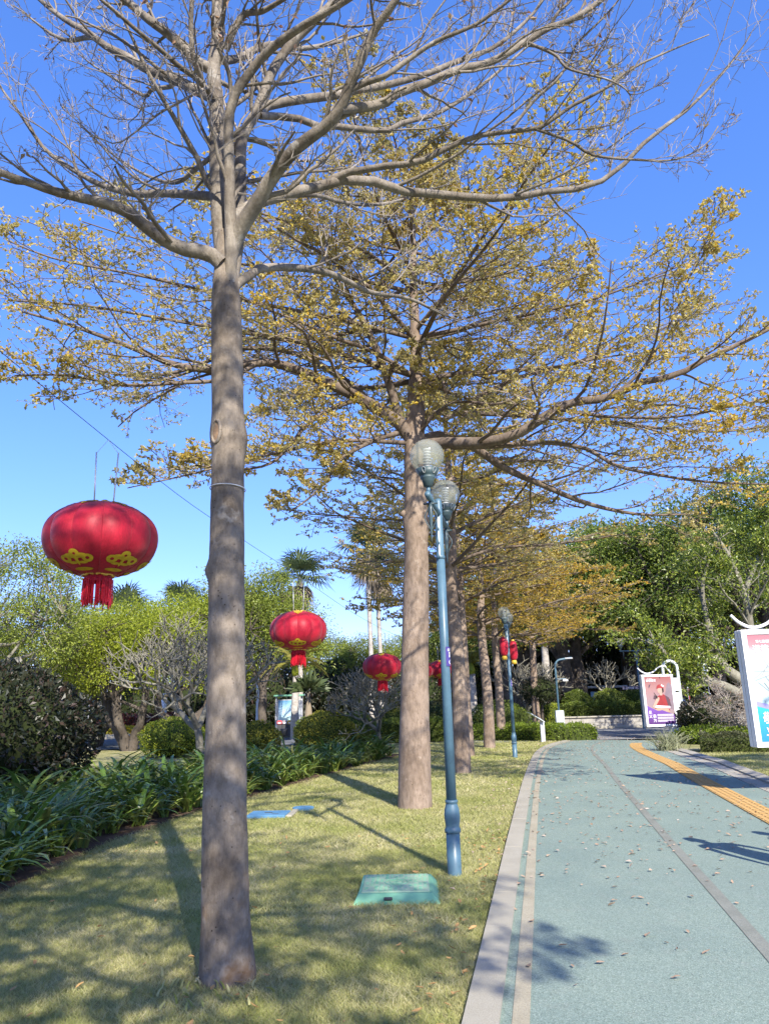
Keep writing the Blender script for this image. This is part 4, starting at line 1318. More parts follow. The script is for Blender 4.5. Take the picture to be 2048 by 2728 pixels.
# ------------------------------------------------------------------ lamp posts
def make_lamp(label, loc, rotz, group='globe lamp posts along the lawn', top=3.70, plate=True, arm=0.72):
    t = thing('lamp_post', label, 'lamp post', loc, rotz, group)
    G().lathe([(0.072, -0.05), (0.068, 0.0), (0.067, 0.36)], n=20).done('base_sleeve', 'paint_teal', t, smooth=True)
    G().lathe([(0.069, 0.355), (0.078, 0.36), (0.078, 0.385), (0.070, 0.40), (0.066, 0.415), (0.074, 0.46), (0.077, 0.51), (0.072, 0.565), (0.058, 0.61), (0.054, 0.625), (0.062, 0.63), (0.062, 0.65), (0.052, 0.655)], n=24).done('base_vase', 'paint_teal', t, smooth=True)
    G().lathe([(0.051, 0.65), (0.046, 2.0), (0.0445, 3.05)], n=20).done('pole', 'paint_teal', t, smooth=True)
    G().lathe([(0.048, 3.04), (0.048, 3.075), (0.041, 3.08), (0.039, top - 0.04), (0.03, top), (0.0, top + 0.01)], n=18).done('pole_top', 'paint_teal', t, smooth=True)
    az = top - 0.16
    G().tube([(0, -arm - 0.08, az), (0, arm + 0.08, az)], 0.030, 14).done('arm', 'paint_teal', t, smooth=True)
    for sy in (-1, 1):
        y = sy * arm
        G().tube([(0, y, az + 0.02), (0, y, az + 0.10)], 0.022, 10).done('stem', 'paint_teal', t, smooth=True)
        G().lathe([(0.022, az + 0.09), (0.045, az + 0.10), (0.055, az + 0.145), (0.060, az + 0.150), (0.060, az + 0.165), (0.072, az + 0.18), (0.075, az + 0.195), (0.07, az + 0.20), (0.085, az + 0.21), (0.118, az + 0.275), (0.114, az + 0.275), (0.08, az + 0.215), (0.0, az + 0.215)], (0, y, 0), n=24, cap=False).done('lamp_cup', 'paint_teal_dark', t, smooth=True)
        for k in range(6):
            a = k * math.pi / 3 + 0.3
            pts = []
            for q in np.linspace(0, 2 * np.pi, 13):
                zz = az + 0.243 + 0.027 * math.sin(q)
                rr = 0.085 + (zz - az - 0.21) / 0.065 * 0.033 + 0.004
                aa = a + 0.19 * math.cos(q) * (0.8 + 0.2 * math.sin(q))
                pts.append((rr * math.cos(aa), y + rr * math.sin(aa), zz))
            G().tube(pts, 0.0028, 5, cap=False).done('cup_petal', 'paint_grey', t)
        gl = G()
        cz = az + 0.415
        R = 0.17
        prof = [(R * math.sin(u), cz - R * math.cos(u)) for u in np.linspace(0.74, np.pi, 26)]
        gl.lathe([(max(r, 0.0005), z) for r, z in prof], (0, y, 0), n=36, cap=False)
        ob = gl.done('globe', 'globe_glass', t, smooth=True)
        bl = G()
        for k in range(7):
            zz = az + 0.29 + k * 0.03
            bl.lathe([(0.026, zz), (0.040, zz + 0.006), (0.040, zz + 0.014), (0.026, zz + 0.02)], (0, y, 0), n=14)
        bl.lathe([(0.018, az + 0.21), (0.018, az + 0.48), (0.0, az + 0.50)], (0, y, 0), n=12)
        bl.done('louvre_stack', 'steel', t, smooth=True)
        # scroll bracket and pointed drop below the arm
        dr = G().lathe([(0.0, az - 0.44), (0.006, az - 0.40), (0.012, az - 0.30), (0.020, az - 0.20), (0.026, az - 0.15), (0.018, az - 0.11), (0.018, az - 0.02)], (0, y * 0.86, 0), n=12)
        dr.done('drop_finial', 'paint_teal_dark', t, smooth=True)
        sc = G()
        for sx in (-1, 1):
            sc.tube([(sx * (0.012 + 0.05 * math.sin(u) ** 2), y * 0.86, az - 0.06 - 0.26 * u / 3.14) for u in np.linspace(0, 3.14, 14)], 0.006, 5)
        sc.tube([(-0.07, y * 0.86, az - 0.05), (0.07, y * 0.86, az - 0.05)], 0.009, 6)
        sc.done('scroll', 'paint_teal_dark', t, smooth=True)
        # scroll between pole and arm
        s2 = G()
        for k in range(3):
            zc, rr = az - 0.12 - k * 0.15, 0.062
            s2.tube([(0, sy * (0.042 + 0.030 + 0.028 * math.cos(u)), zc + rr * math.sin(u)) for u in np.linspace(0, 2 * np.pi, 18)], 0.0055, 5, cap=False)
        s2.done('pole_scroll', 'paint_pale', t, smooth=True)
    if plate:
        # purple plate wrapped round the pole, facing the path
        R = 0.052
        z0, z1 = 1.93, 2.125
        aa = np.linspace(-1.25, 1.0, 18)
        V = [(R * math.cos(a), R * math.sin(a), z) for z in (z0, z1) for a in aa]
        n = len(aa)
        pl = O('name_plate', V, np.array([[i, i + 1, n + i + 1, n + i] for i in range(n - 1)]), 'purple', t)
        for body, size, u0, zz in (('白鹭洲', 0.030, -0.048, 2.082), ('路', 0.062, -0.034, 2.02), ('CO', 0.062, -0.036, 1.95)):
            tv, tf = text_mesh(body, size, size * 0.02)
            if len(tv):
                th = (tv[:, 0] + u0) / R
                V = np.stack([(R + 0.0015) * np.cos(th), (R + 0.0015) * np.sin(th), tv[:, 1] + zz], -1)
                O('lettering', V, tf, 'sticker_white', pl)
    return t


lp1 = make_lamp('near blue-green lamp post with two clear globes, standing on the lawn beside the kerb', (0.58, 7.63, 0), -0.20)
lp2 = copy_thing(lp1, 'far blue-green lamp post with red oval lanterns strapped to it', (3.47, 21.56, 0), -0.23)
lp3 = make_lamp('slim globe lamp post with cross arm beside the far billboard', (12.35, 37.2, 0), 1.45, top=3.9, plate=False)
sg = thing('direction_sign', 'small dark direction board on the lamp post beside the far billboard', 'sign', (12.35, 37.2, 0))
G().box((-0.45, -0.06, 1.95), (0.85, 0.03, 0.16), bev=0.005).done('board', 'print_navy', sg)
letters('停车场', 0.10, -0.62, 1.91, 'sticker_white', sg, 0.079)

# oval lantern lights on the far lamp post
for k, (dx, dy, dz, lab) in enumerate(((-0.13, -0.10, 3.05, 'left red oval lantern light strapped on the far lamp post'), (0.16, 0.05, 2.93, 'right red oval lantern light on the far lamp post, half behind the other'))):
    t = thing('oval_lantern', lab, 'lantern', (3.47 + dx, 21.56 + dy, dz), 0, 'oval lantern lights on the far lamp post')
    prof = [(0.10 + 0.06 * 0, -0.33)]
    prof = [(max(0.02, 0.125 * (max(0, 1 - abs(u) ** 3.2)) ** 0.45), 0.29 * u) for u in np.linspace(-1, 1, 21)]
    G().lathe(prof, n=24).done('body', 'silk_red', t, smooth=True)
    G().lathe([(0.075, -0.38), (0.078, -0.30), (0.05, -0.26)], n=18).done('gold_skirt', 'bin_yellow', t, smooth=True)
    G().lathe([(0.05, 0.265), (0.055, 0.31), (0.03, 0.32)], n=18).done('gold_cap', 'gold', t, smooth=True)


# ------------------------------------------------------------------ covers in the lawn
cv = thing('junction_cover', 'raised green square junction box lid in the lawn beside the near lamp post', 'cover', (0.02, 7.05, 0), -0.03)
cx, cy = 0.31, 0.34
V = [(-cx - .06, -cy - .10, -0.05), (cx + .09, -cy - .10, -0.05), (cx + .09, cy + .03, -0.05), (-cx - .03, cy + .03, -0.05), (-cx, -cy, 0.048), (cx, -cy, 0.048), (cx, cy, 0.048), (-cx, cy, 0.048)]
O('plinth', V, [np.array([[0, 1, 5, 4], [1, 2, 6, 5], [2, 3, 7, 6], [3, 0, 4, 7], [4, 5, 6, 7]])], 'paint_green', cv)
lid = G().box((0, 0, 0.048), (2 * cx - 0.05, 2 * cy - 0.05, 0.02), bev=0.004).done('lid', 'paint_green_pale', cv)
rg = np.random.default_rng(9)
ch = G()
for i in range(13):
    for j in range(13):
        if abs(i - 6) < 3 and abs(j - 6) < 3:
            continue
        if rg.random() < 0.72:
            ch.box((-0.252 + i * 0.042, -0.282 + j * 0.047, 0.059), (0.028, 0.010 if rg.random() < .7 else 0.03, 0.004), rz=rg.choice([0, 0.785]))
ch.done('tread_pattern', 'paint_green', lid, kind='stuff')
em = G()
for r_ in (0.06, 0.10):
    em.tube([(r_ * math.cos(a), r_ * math.sin(a), 0.060) for a in np.linspace(0, 2 * np.pi, 28)], 0.004, 4, cap=False)
em.box((0, 0, 0.059), (0.05, 0.012, 0.006)).box((0, 0.001, 0.0595), (0.012, 0.05, 0.006))
em.done('emblem', 'paint_green', lid)
G().box((-0.06, -cy - 0.045, 0.018), (0.07, 0.03, 0.02), bev=0.005).done('broken_corner', 'charcoal', cv)
c2 = thing('inspection_cover', 'flat blue inspection cover lying in the shaded lawn', 'cover', (-1.85, 11.75, 0), -0.05)
p = G().box((0, 0, 0.0), (0.58, 0.50, 0.05), bev=0.01).done('lid', 'paint_blue', c2)
G().box((0.34, 0.1, -0.002), (0.09, 0.62, 0.04), bev=0.01).done('frame', 'm_granite', c2)
G().tube([(-0.06, 0, 0.028), (0.06, 0.0, 0.028)], 0.006, 5).done('lift_slot', 'charcoal', p)
G().box((0.12, -0.12, 0.026), (0.10, 0.02, 0.006)).done('lift_slot', 'charcoal', p)
c3 = thing('valve_cover', 'small round blue valve cover in the lawn behind the inspection cover', 'cover', (-1.40, 12.35, 0))
G().lathe([(0.17, -0.03), (0.17, 0.012), (0.16, 0.018), (0.0, 0.02)], n=24).done('lid', 'paint_blue', c3, smooth=False)
G().box((0, 0, 0.02), (0.07, 0.014, 0.006)).done('lift_slot', 'charcoal', c3)


# ------------------------------------------------------------------ billboards
def frame_box(name, W, H, D, bw, m, parent):
    """Light box: shell with a recessed front."""
    g_ = G()
    g_.box((0, D / 2 + 0.012, H / 2), (W, D - 0.024, H), bev=0.012)
    o = g_.done(name, m, parent)
    fr = G()
    fr.box((0, -0.004, bw / 2), (W, 0.03, bw), bev=0.006).box((0, -0.004, H - bw / 2), (W, 0.03, bw), bev=0.006)
    fr.box((-W / 2 + bw / 2, -0.004, H / 2), (bw, 0.03, H - 2 * bw - 0.002), bev=0.006).box((W / 2 - bw / 2, -0.004, H / 2), (bw, 0.03, H - 2 * bw - 0.002), bev=0.006)
    fr.done('front_frame', m, parent)
    G().box((0, D / 2, H * 0.5), (W + 0.006, 0.012, H + 0.006)).done('side_seam', 'paint_grey', parent)
    return o


def billboard(label, base, rotz, W, H, z0):
    t = thing('billboard', label, 'billboard', (base[0], base[1], z0), rotz, 'light-box billboards right of the path')
    frame_box('light_box', W, H, 0.24, 0.085, 'paint_white', t)
    wv = [(-W / 2 - 0.08, 0.1, H + 0.26), (-W / 2 + 0.05, 0.1, H + 0.13), (-W / 2 + 0.26, 0.1, H + 0.045), (-W / 2 + 0.5, 0.1, H + 0.10), (-W / 2 + 0.72, 0.1, H + 0.26), (-W / 2 + 0.95, 0.1, H + 0.33), (W / 2 - 0.15, 0.1, H + 0.24), (W / 2, 0.1, H + 0.03)]
    G().tube(spline(wv, 40), 0.026, 8).done('crest', 'paint_white', t, smooth=True)
    # arched post that carries the box
    xa, xb = W / 2 - 0.30, W / 2 + 0.26
    top = H + 0.22
    arch = [(xa, 0.12, H - 0.05), (xa, 0.12, top)] + [((xa + xb) / 2 - (xb - xa) / 2 * math.cos(a), 0.12, top + (xb - xa) / 2 * math.sin(a)) for a in np.linspace(0.2, np.pi - 0.2, 14)] + [(xb, 0.12, top), (xb + 0.02, 0.12, -z0 - 0.1)]
    G().tube(np.array(arch), 0.055, 12).done('arched_post', 'paint_pale', t, smooth=True)
    sl = G()
    sl.box((W / 2 + 0.14, 0.12, H * 0.80), (0.22, 0.05, H * 0.25), bev=0.01)
    sl.done('side_panel', 'paint_white', t)
    G().box((W / 2 + 0.14, 0.12, H * 0.46), (0.22, 0.05, H * 0.36), bev=0.01).done('side_panel', 'paint_white', t)
    G().box((W / 2 + 0.14, 0.12, -z0 / 2 + 0.02), (0.22, 0.055, z0 + 0.16), bev=0.01).done('side_panel', 'paint_white', t)
    G().box((W / 2 - 0.15, 0.12, -z0 / 2), (0.30, 0.16, z0), bev=0.01).done('foot', 'paint_white', t)
    return t


W_, H_ = 1.28, 1.90
bb2 = billboard('near white light-box billboard with pale blue poster, cut off by the right edge', (5.93 + W_ / 2 + 0.02, 12.5), -0.03, W_, H_, 0.72)
u0, u1, v0, v1 = -W_ / 2 + 0.09, W_ / 2 - 0.09, 0.09, H_ - 0.09
p2 = poly('poster', [(u0, v0), (u1, v0), (u1, v1), (u0, v1)], 'poster_ice', bb2, 0.004)
rg = np.random.default_rng(14)
for k in range(26):
    a = rg.uniform(-1.2, 1.2)
    c = np.array([rg.uniform(u0 + 0.1, u1 - 0.1), rg.uniform(v0 + 0.65, v1 - 0.35)])
    d = np.array([math.cos(a), math.sin(a)]) * rg.uniform(0.1, 0.28)
    n2 = np.array([-math.sin(a), math.cos(a)]) * rg.uniform(0.003, 0.008)
    q = [c - d - n2, c + d - n2, c + d + n2, c - d + n2]
    q = [(float(np.clip(x, u0 + 0.01, u1 - 0.01)), float(y)) for x, y in q]
    poly('printed_line', q, 'print_grey', p2, 0.005 + 0.0002 * k)
poly('printed_field', [(u0, v0), (u1, v0), (u1, v0 + 0.25), (u0, v0 + 0.56)], 'poster_cyan', p2, 0.006)
poly('printed_band', [(u0, v0 + 0.56), (u1, v0 + 0.25), (u1, v0 + 0.33), (u0, v0 + 0.64)], 'print_lilac', p2, 0.007)
cc = [(0.12 + 0.16 * math.cos(a), v0 + 1.02 + 0.16 * math.sin(a)) for a in np.linspace(0, 2 * np.pi, 24, endpoint=False)]
poly('printed_disc', cc, 'poster_cyan', p2, 0.0115)
letters('第七届福建省', 0.052, u0 + 0.13, v1 - 0.13, 'sticker_white', p2, 0.012, 0.001)
letters('道德模范', 0.135, u0 + 0.06, v1 - 0.28, 'sticker_white', p2, 0.013, 0.0015)
letters('敬', 0.20, u0 + 0.06, v0 + 0.30, 'sticker_white', p2, 0.014, 0.002, 0.1)
letters('业', 0.20, u0 + 0.08, v0 + 0.10, 'sticker_white', p2, 0.014, 0.002, 0.1)

bb1 = billboard('far white light-box billboard showing a rescue worker in red on a rose poster', (9.66 + 0.60, 28.8), 0.02, 1.20, 1.92, 0.42)
u0, u1, v0, v1 = -0.6 + 0.09, 0.6 - 0.09, 0.09, 1.92 - 0.09
p1 = poly('poster', [(u0, v0), (u1, v0), (u1, v1), (u0, v1)], 'poster_rose', bb1, 0.004)
poly('printed_figure', [(0.10, 0.75), (0.5, 0.6), (0.5, 1.5), (0.42, 1.62), (0.34, 1.55), (0.28, 1.35)], 'print_ghost', p1, 0.006)
poly('printed_jacket', [(-0.20, 0.60), (0.34, 0.55), (0.40, 0.98), (0.30, 1.10), (0.16, 1.18), (0.03, 1.17), (-0.12, 1.06), (-0.22, 0.86)], 'print_red', p1, 0.008)
poly('printed_sleeve', [(0.22, 1.14), (0.36, 1.06), (0.42, 0.74), (0.32, 0.70), (0.27, 0.9)], 'print_dark', p1, 0.009)
poly('printed_sleeve', [(-0.10, 1.08), (-0.20, 1.16), (-0.24, 1.02), (-0.12, 0.98)], 'print_dark', p1, 0.0095)
poly('printed_stripe', [(-0.22, 0.70), (0.36, 0.66), (0.37, 0.74), (-0.22, 0.78)], 'sticker_white', p1, 0.010)
poly('printed_arm', [(-0.30, 0.72), (-0.22, 0.68), (-0.02, 0.97), (0.0, 1.06), (-0.08, 1.08), (-0.14, 1.0)], 'print_skin', p1, 0.011)
poly('printed_neck', [(0.02, 1.14), (0.12, 1.14), (0.12, 1.24), (0.02, 1.22)], 'print_skin', p1, 0.0115)
poly('printed_face', [(0.05 + 0.10 * math.cos(a), 1.33 + 0.125 * math.sin(a)) for a in np.linspace(0, 2 * np.pi, 22, endpoint=False)], 'print_skin', p1, 0.012)
poly('printed_hair', [(0.13, 1.22), (0.19, 1.28), (0.19, 1.44), (0.12, 1.42)], 'hair', p1, 0.0125)
poly('printed_helmet', [(-0.08, 1.38), (0.03, 1.41), (0.16, 1.40), (0.20, 1.42), (0.18, 1.50), (0.10, 1.55), (0.0, 1.54), (-0.06, 1.48)], 'print_red', p1, 0.013)
poly('printed_visor', [(0.10, 1.50), (0.20, 1.44), (0.22, 1.49), (0.12, 1.55)], 'sticker_white', p1, 0.0135)
for du in (-0.035, 0.035):
    poly('printed_eye', [(0.04 + du + 0.014 * math.cos(a), 1.345 + 0.007 * math.sin(a)) for a in np.linspace(0, 2 * np.pi, 8, endpoint=False)], 'hair', p1, 0.0138)
poly('printed_mouth', [(0.02, 1.272), (0.06, 1.272), (0.05, 1.262), (0.03, 1.262)], 'print_red', p1, 0.0138)
poly('printed_radio', [(-0.14, 1.03), (-0.07, 1.03), (-0.08, 1.13), (-0.12, 1.14), (-0.19, 1.26), (-0.20, 1.255), (-0.14, 1.12)], 'hair', p1, 0.014)
poly('printed_glow', [(-0.25, 0.62), (0.35, 0.50), (0.30, 0.64), (-0.10, 0.70)], 'print_glow', p1, 0.015)
poly('printed_field', [(u0, v0), (u1, v0), (u1, 0.42), (0.05, 0.60), (-0.10, 0.57), (u0, 0.78)], 'poster_violet', p1, 0.016)
poly('printed_band', [(u0, 0.78), (-0.10, 0.57), (-0.10, 0.585), (u0, 0.80)], 'print_glow', p1, 0.017)
letters('第七届福建省', 0.035, u0 + 0.10, v1 - 0.07, 'sticker_white', p1, 0.017)
letters('道德模范', 0.098, u0 + 0.05, v1 - 0.17, 'sticker_white', p1, 0.018, 0.0012)
letters('见', 0.13, u0 + 0.03, 0.48, 'sticker_white', p1, 0.018, 0.0015)
letters('义', 0.14, u0 + 0.03, 0.33, 'sticker_white', p1, 0.018, 0.0015)
letters('勇', 0.14, u0 + 0.18, 0.33, 'sticker_white', p1, 0.018, 0.0015)
letters('为', 0.14, u0 + 0.18, 0.18, 'sticker_white', p1, 0.018, 0.0015)
for k in range(11):
    poly('printed_text_line', [(-0.16, 0.44 - k * 0.026), (0.46 if k < 10 else 0.2, 0.44 - k * 0.026), (0.46 if k < 10 else 0.2, 0.452 - k * 0.026), (-0.16, 0.452 - k * 0.026)], 'print_ghost' if k % 4 == 3 else 'sticker_white', p1, 0.018)

# ------------------------------------------------------------------ planting: strap-leaved bed
def strap_clump(rg, n=22):
    parts = []
    a = rg.uniform(0, 2 * np.pi, n)
    ln = rg.uniform(0.5, 0.98, n)
    w = rg.uniform(0.018, 0.034, n)
    el = rg.uniform(0.75, 1.35, n)
    K = 7
    P = np.zeros((n, K, 3))
    P[:, 0] = np.stack([rg.normal(0, 0.05, n), rg.normal(0, 0.05, n), np.zeros(n)], -1)
    e = el.copy()
    tw = rg.normal(0, 0.12, n)
    for k in range(1, K):
        st_ = ln / (K - 1)
        P[:, k] = P[:, k - 1] + np.stack([np.cos(a) * np.cos(e), np.sin(a) * np.cos(e), np.sin(e)], -1) * st_[:, None]
        e = e - rg.uniform(0.16, 0.36, n) * (0.5 + k / K)
        a = a + tw
    ww = w[:, None] * np.array([0.7, 1.0, 1.1, 1.1, 0.95, 0.65, 0.05])[None]
    side = norm(np.cross(norm(np.gradient(P, axis=1)), np.array([0, 0, 1.0])))
    up = np.cross(side, norm(np.gradient(P, axis=1)))
    L = P + side * ww[..., None] + up * ww[..., None] * 0.35
    R = P - side * ww[..., None] + up * ww[..., None] * 0.35
    V = np.stack([L, P, R], 2).reshape(-1, 3)
    b = (np.arange(n) * K * 3)[:, None]
    i = np.arange(K - 1)[None] * 3
    q1 = np.stack([b + i, b + i + 1, b + i + 4, b + i + 3], -1).reshape(-1, 4)
    q2 = np.stack([b + i + 1, b + i + 2, b + i + 5, b + i + 4], -1).reshape(-1, 4)
    return V, [q1, q2]


rgp = np.random.default_rng(101)
protos = []
for k in range(7):
    V, Fs = strap_clump(rgp, 24)
    o = O('lily_clump', V, Fs, 'leaf_strap', smooth=False)
    protos.append(o)
spots = []
for y in np.arange(6.2, 23.6, 0.40):
    depth = np.interp(y, [6, 10, 16, 20, 24], [4.0, 4.0, 3.4, 2.4, 1.2])
    n = int(depth / 0.46)
    for k in range(n):
        spots.append((XB(y) - 0.30 - k * 0.46 + rgp.normal(0, 0.10), y + rgp.normal(0, 0.12), k))
used = [False] * 7
for i, (x, y, k) in enumerate(spots):
    if x < -0.60 * y - 0.8:
        continue
    q = int(rgp.integers(0, 7))
    o = protos[q] if not used[q] else inst(protos[q])
    used[q] = True
    o.location = (x, y, -0.02)
    o.rotation_euler = (0, 0, rgp.uniform(0, 6.28))
    sc = rgp.uniform(0.7, 1.25) * (0.85 if k == 0 else 1.1)
    o.scale = (sc, sc, sc * rgp.uniform(0.9, 1.1))
    if k == 0:
        tag(o, 'glossy strap-leaved lily clump on the lawn-side rim of the planting bed', 'plant', 'lily clumps on the rim of the bed')
    else:
        tag(o, 'glossy strap-leaved lily clump inside the dense planting bed', 'plant', 'lily clumps inside the bed')


# ------------------------------------------------------------------ clipped bushes and hedges
def shell_leaves(rg, n, c, rad, size, zmin=-0.75, lump=0.10, spread=0.8, depth=0.14, outw=0.8):
    u = rg.normal(size=(n * 2, 3))
    u = norm(u)
    u = u[u[:, 2] > zmin][:n]
    m = 1 + lump * (np.sin(u[:, 0] * 5 + c[0]) * np.sin(u[:, 1] * 6 + 1) + 0.6 * np.sin(u[:, 2] * 9 + u[:, 0] * 7)) * 0.7
    rr = m * (1 - depth * rg.random(len(u)) ** 1.6)
    p = np.asarray(c) + u * np.asarray(rad) * rr[:, None]
    p[:, 2] = np.maximum(p[:, 2], 0.01)
    nrm = norm(u / np.asarray(rad))
    d = nrm * outw + rg.normal(0, spread, p.shape)
    d[:, 2] += 0.3
    return leaf_quads(p, d, size * (0.6 + 0.8 * rg.random(len(p))), rg, width=0.55)


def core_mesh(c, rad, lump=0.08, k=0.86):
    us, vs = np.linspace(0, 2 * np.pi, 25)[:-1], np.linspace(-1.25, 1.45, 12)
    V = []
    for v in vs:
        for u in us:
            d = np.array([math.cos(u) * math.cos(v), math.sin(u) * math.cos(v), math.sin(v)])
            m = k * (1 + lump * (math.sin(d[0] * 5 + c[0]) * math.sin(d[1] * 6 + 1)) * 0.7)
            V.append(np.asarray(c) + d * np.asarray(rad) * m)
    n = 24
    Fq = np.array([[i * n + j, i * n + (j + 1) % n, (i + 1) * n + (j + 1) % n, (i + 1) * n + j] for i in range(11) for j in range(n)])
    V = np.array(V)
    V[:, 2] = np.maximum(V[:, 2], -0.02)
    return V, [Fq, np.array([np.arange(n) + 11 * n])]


def dome(label, base, rx, h, n, size, m, core='core_green', name='clipped_bush', group='clipped round bushes', ry=None, zmin=-0.75, depth=0.14):
    rg = np.random.default_rng(int(abs(base[0]) * 100 + base[1] * 10))
    org = np.array([base[0], base[1], base[2] if len(base) > 2 else 0.0])
    t = thing(name, label, 'bush', tuple(org), 0, group)
    c = np.array([0, 0, h * 0.46])
    rad = np.array([rx, ry or rx, h * 0.54])
    V, Fs = core_mesh(c, rad)
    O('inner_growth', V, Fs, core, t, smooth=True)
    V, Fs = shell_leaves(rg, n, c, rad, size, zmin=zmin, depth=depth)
    O('leaves', V, [Fs], m, t, kind='stuff')
    return t


def hedge(label, pts, z0, z1, width, n, size, m, core='core_green', group='clipped hedges', round_top=0.12):
    """Clipped hedge along a 2D line."""
    rg = np.random.default_rng(int(abs(pts[0][0]) * 37 + pts[0][1] * 11 + n))
    L = spline(pts, 40)
    T = norm(np.gradient(L, axis=0))
    N_ = np.stack([-T[:, 1], T[:, 0]], -1)
    org = np.array([L[0, 0], L[0, 1], z0])
    t = thing('hedge', label, 'hedge', tuple(org), 0, group)
    V = []
    w = width / 2 - 0.05
    for i in range(40):
        for s_, z in ((-w, z0 - 0.02), (-w, z1 - 0.14), (-w * 0.8, z1 - 0.06), (w * 0.8, z1 - 0.06), (w, z1 - 0.14), (w, z0 - 0.02)):
            V.append((*(L[i] + N_[i] * s_), z))
    Fq = [[i * 6 + j, i * 6 + j + 1, (i + 1) * 6 + j + 1, (i + 1) * 6 + j] for i in range(39) for j in range(5)]
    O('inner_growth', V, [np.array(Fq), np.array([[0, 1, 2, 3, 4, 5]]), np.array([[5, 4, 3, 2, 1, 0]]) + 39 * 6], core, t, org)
    per = 2 * (z1 - z0) + width
    s_ = rg.uniform(0, per, n)
    i = rg.uniform(0, 38.999, n)
    k = i.astype(int)
    f = (i - k)[:, None]
    c = L[k] * (1 - f) + L[k + 1] * f
    nn = N_[k]
    h = z1 - z0
    off = np.where(s_ < h, -width / 2, np.where(s_ < h + width, s_ - h - width / 2, width / 2))
    z = np.where(s_ < h, z0 + s_, np.where(s_ < h + width, z1, z1 - (s_ - h - width)))
    z = z - round_top * (np.abs(off) / (width / 2)) ** 6 * (z > z1 - 0.01)
    wig = 0.05 * np.sin(i * 0.9 + c[:, 0]) + 0.03 * np.sin(i * 2.3)
    p = np.stack([c[:, 0] + nn[:, 0] * off, c[:, 1] + nn[:, 1] * off, z + wig], -1) + rg.normal(0, 0.03, (n, 3))
    d = np.stack([nn[:, 0] * off / width * 2 * (z < z1 - 0.01), nn[:, 1] * off / width * 2 * (z < z1 - 0.01), (z > z1 - 0.02) * 0.8], -1) + rg.normal(0, 0.7, (n, 3))
    d[:, 2] += 0.3
    v, fq = leaf_quads(p, d, size * (0.6 + 0.8 * rg.random(n)), rg, width=0.55)
    O('leaves', v, [fq], m, t, org, kind='stuff')
    return t


def at(px, Y):
    """Ground spot seen at photo column px at depth Y (near the horizon line)."""
    p = PX(px, 1900, Y)
    return (p[0], Y)


dome('big dark purplish-green rounded shrub at the left edge', (-7.6, 14.2), 2.05, 2.5, 13000, 0.105, 'leaf_dark', 'core_dark', name='dark_shrub', group=None, depth=0.2)
dome('large yellow-green clipped dome bush left of the second lantern tassel, beside the palm', at(872, 23.5), 0.98, 1.32, 6500, 0.06, 'leaf_dome')
dome('yellow-green clipped bush just right of the bare trunk', at(690, 24.5), 0.75, 1.08, 4000, 0.06, 'leaf_dome')
dome('lime clipped dome bush left of the bare trunk, before the fig trunks', at(465, 25.5), 1.10, 1.25, 5500, 0.06, 'leaf_lime')
dome('small dark clipped ball bush behind the white palm trunk', at(812, 31), 0.42, 1.05, 1600, 0.06, 'leaf_hedge')
dome('yellow clipped bush behind the large yellow-green dome', at(853, 33), 0.62, 1.25, 2500, 0.07, 'leaf_dome')
dome('dull green clipped bush right behind the large yellow-green dome', at(945, 28.5), 0.95, 1.22, 3600, 0.065, 'leaf_hedge')
dome('bright yellow clipped bush touching the golden tree trunk on its left', at(1037, 34), 0.66, 1.42, 2800, 0.07, 'leaf_dome')
dome('broad dark green bush behind the tan trunks', at(1160, 36), 1.3, 1.5, 3600, 0.08, 'leaf_hedge_dull')
dome('broad dark green clipped bush behind the fluted amber trunk', at(1330, 33.5), 1.35, 1.5, 4200, 0.075, 'leaf_hedge')
dome('pale lime bush behind the camera pole', at(1463, 37), 0.60, 1.45, 1800, 0.08, 'leaf_lime')
for px, r, lab in ((1540, 0.78, 'leftmost round bush on the stone-walled planter'), (1626, 0.95, 'middle round bush on the stone-walled planter'), (1694, 0.80, 'right round bush on the stone-walled planter, beside the far billboard')):
    p = at(px, 41.5)
    dome(lab, (p[0], p[1], 0.6), r, 1.35, 3000, 0.08, 'leaf_hedge' if r != 0.95 else 'leaf_olive')
hedge('dark clipped hedge behind the golden tree, left side', [at(955, 31), at(1070, 31.5), at(1190, 32)], 0, 0.82, 1.0, 6500, 0.07, 'leaf_hedge')
hedge('bright low hedge at the curve of the path, before the camera pole', [(3.2, 31.6), (5.0, 30.6), (6.6, 29.6), (7.7, 29.7)], 0, 0.50, 1.5, 7500, 0.075, 'leaf_hedge_bright')
hedge('long hedge on top of the stone planter wall', [(8.6, 40.2), (13, 39.6), (17.5, 39.3)], 0.6, 1.22, 1.0, 9000, 0.085, 'leaf_hedge')
hedge('bright lime low hedge under the far billboard', [(10.6, 26.6), (11.4, 24.9), (13.0, 24.2), (16, 24.0)], 0, 0.42, 2.1, 12000, 0.08, 'leaf_hedge_bright')
hedge('dull olive low hedge in front of the lime hedge, right of the path', [(9.0, 22.3), (10.3, 21.7), (12.5, 21.4), (15.5, 21.3)], 0, 0.42, 1.2, 11000, 0.06, 'leaf_hedge_dull')
t = thing('flower_strip', 'strip of yellow flowers across the far road at the left', 'flowers', (-22, 45, 0))
rg = np.random.default_rng(4)
n = 9000
p = np.stack([rg.uniform(-8, 12, n), rg.uniform(-0.7, 0.7, n), 0.15 + rg.random(n) * 0.35], -1)
v, f = leaf_quads(p, rg.normal(0, 1, (n, 3)) + [0, 0, 0.5], 0.12 * (0.6 + rg.random(n)), rg, width=0.8)
O('flowers', v, [f], 'flower_yellow', t, kind='stuff')
n = 1500
p = np.stack([rg.uniform(4.0, 9, n), rg.uniform(1.2, 1.8, n), 0.3 + rg.random(n) * 0.9], -1)
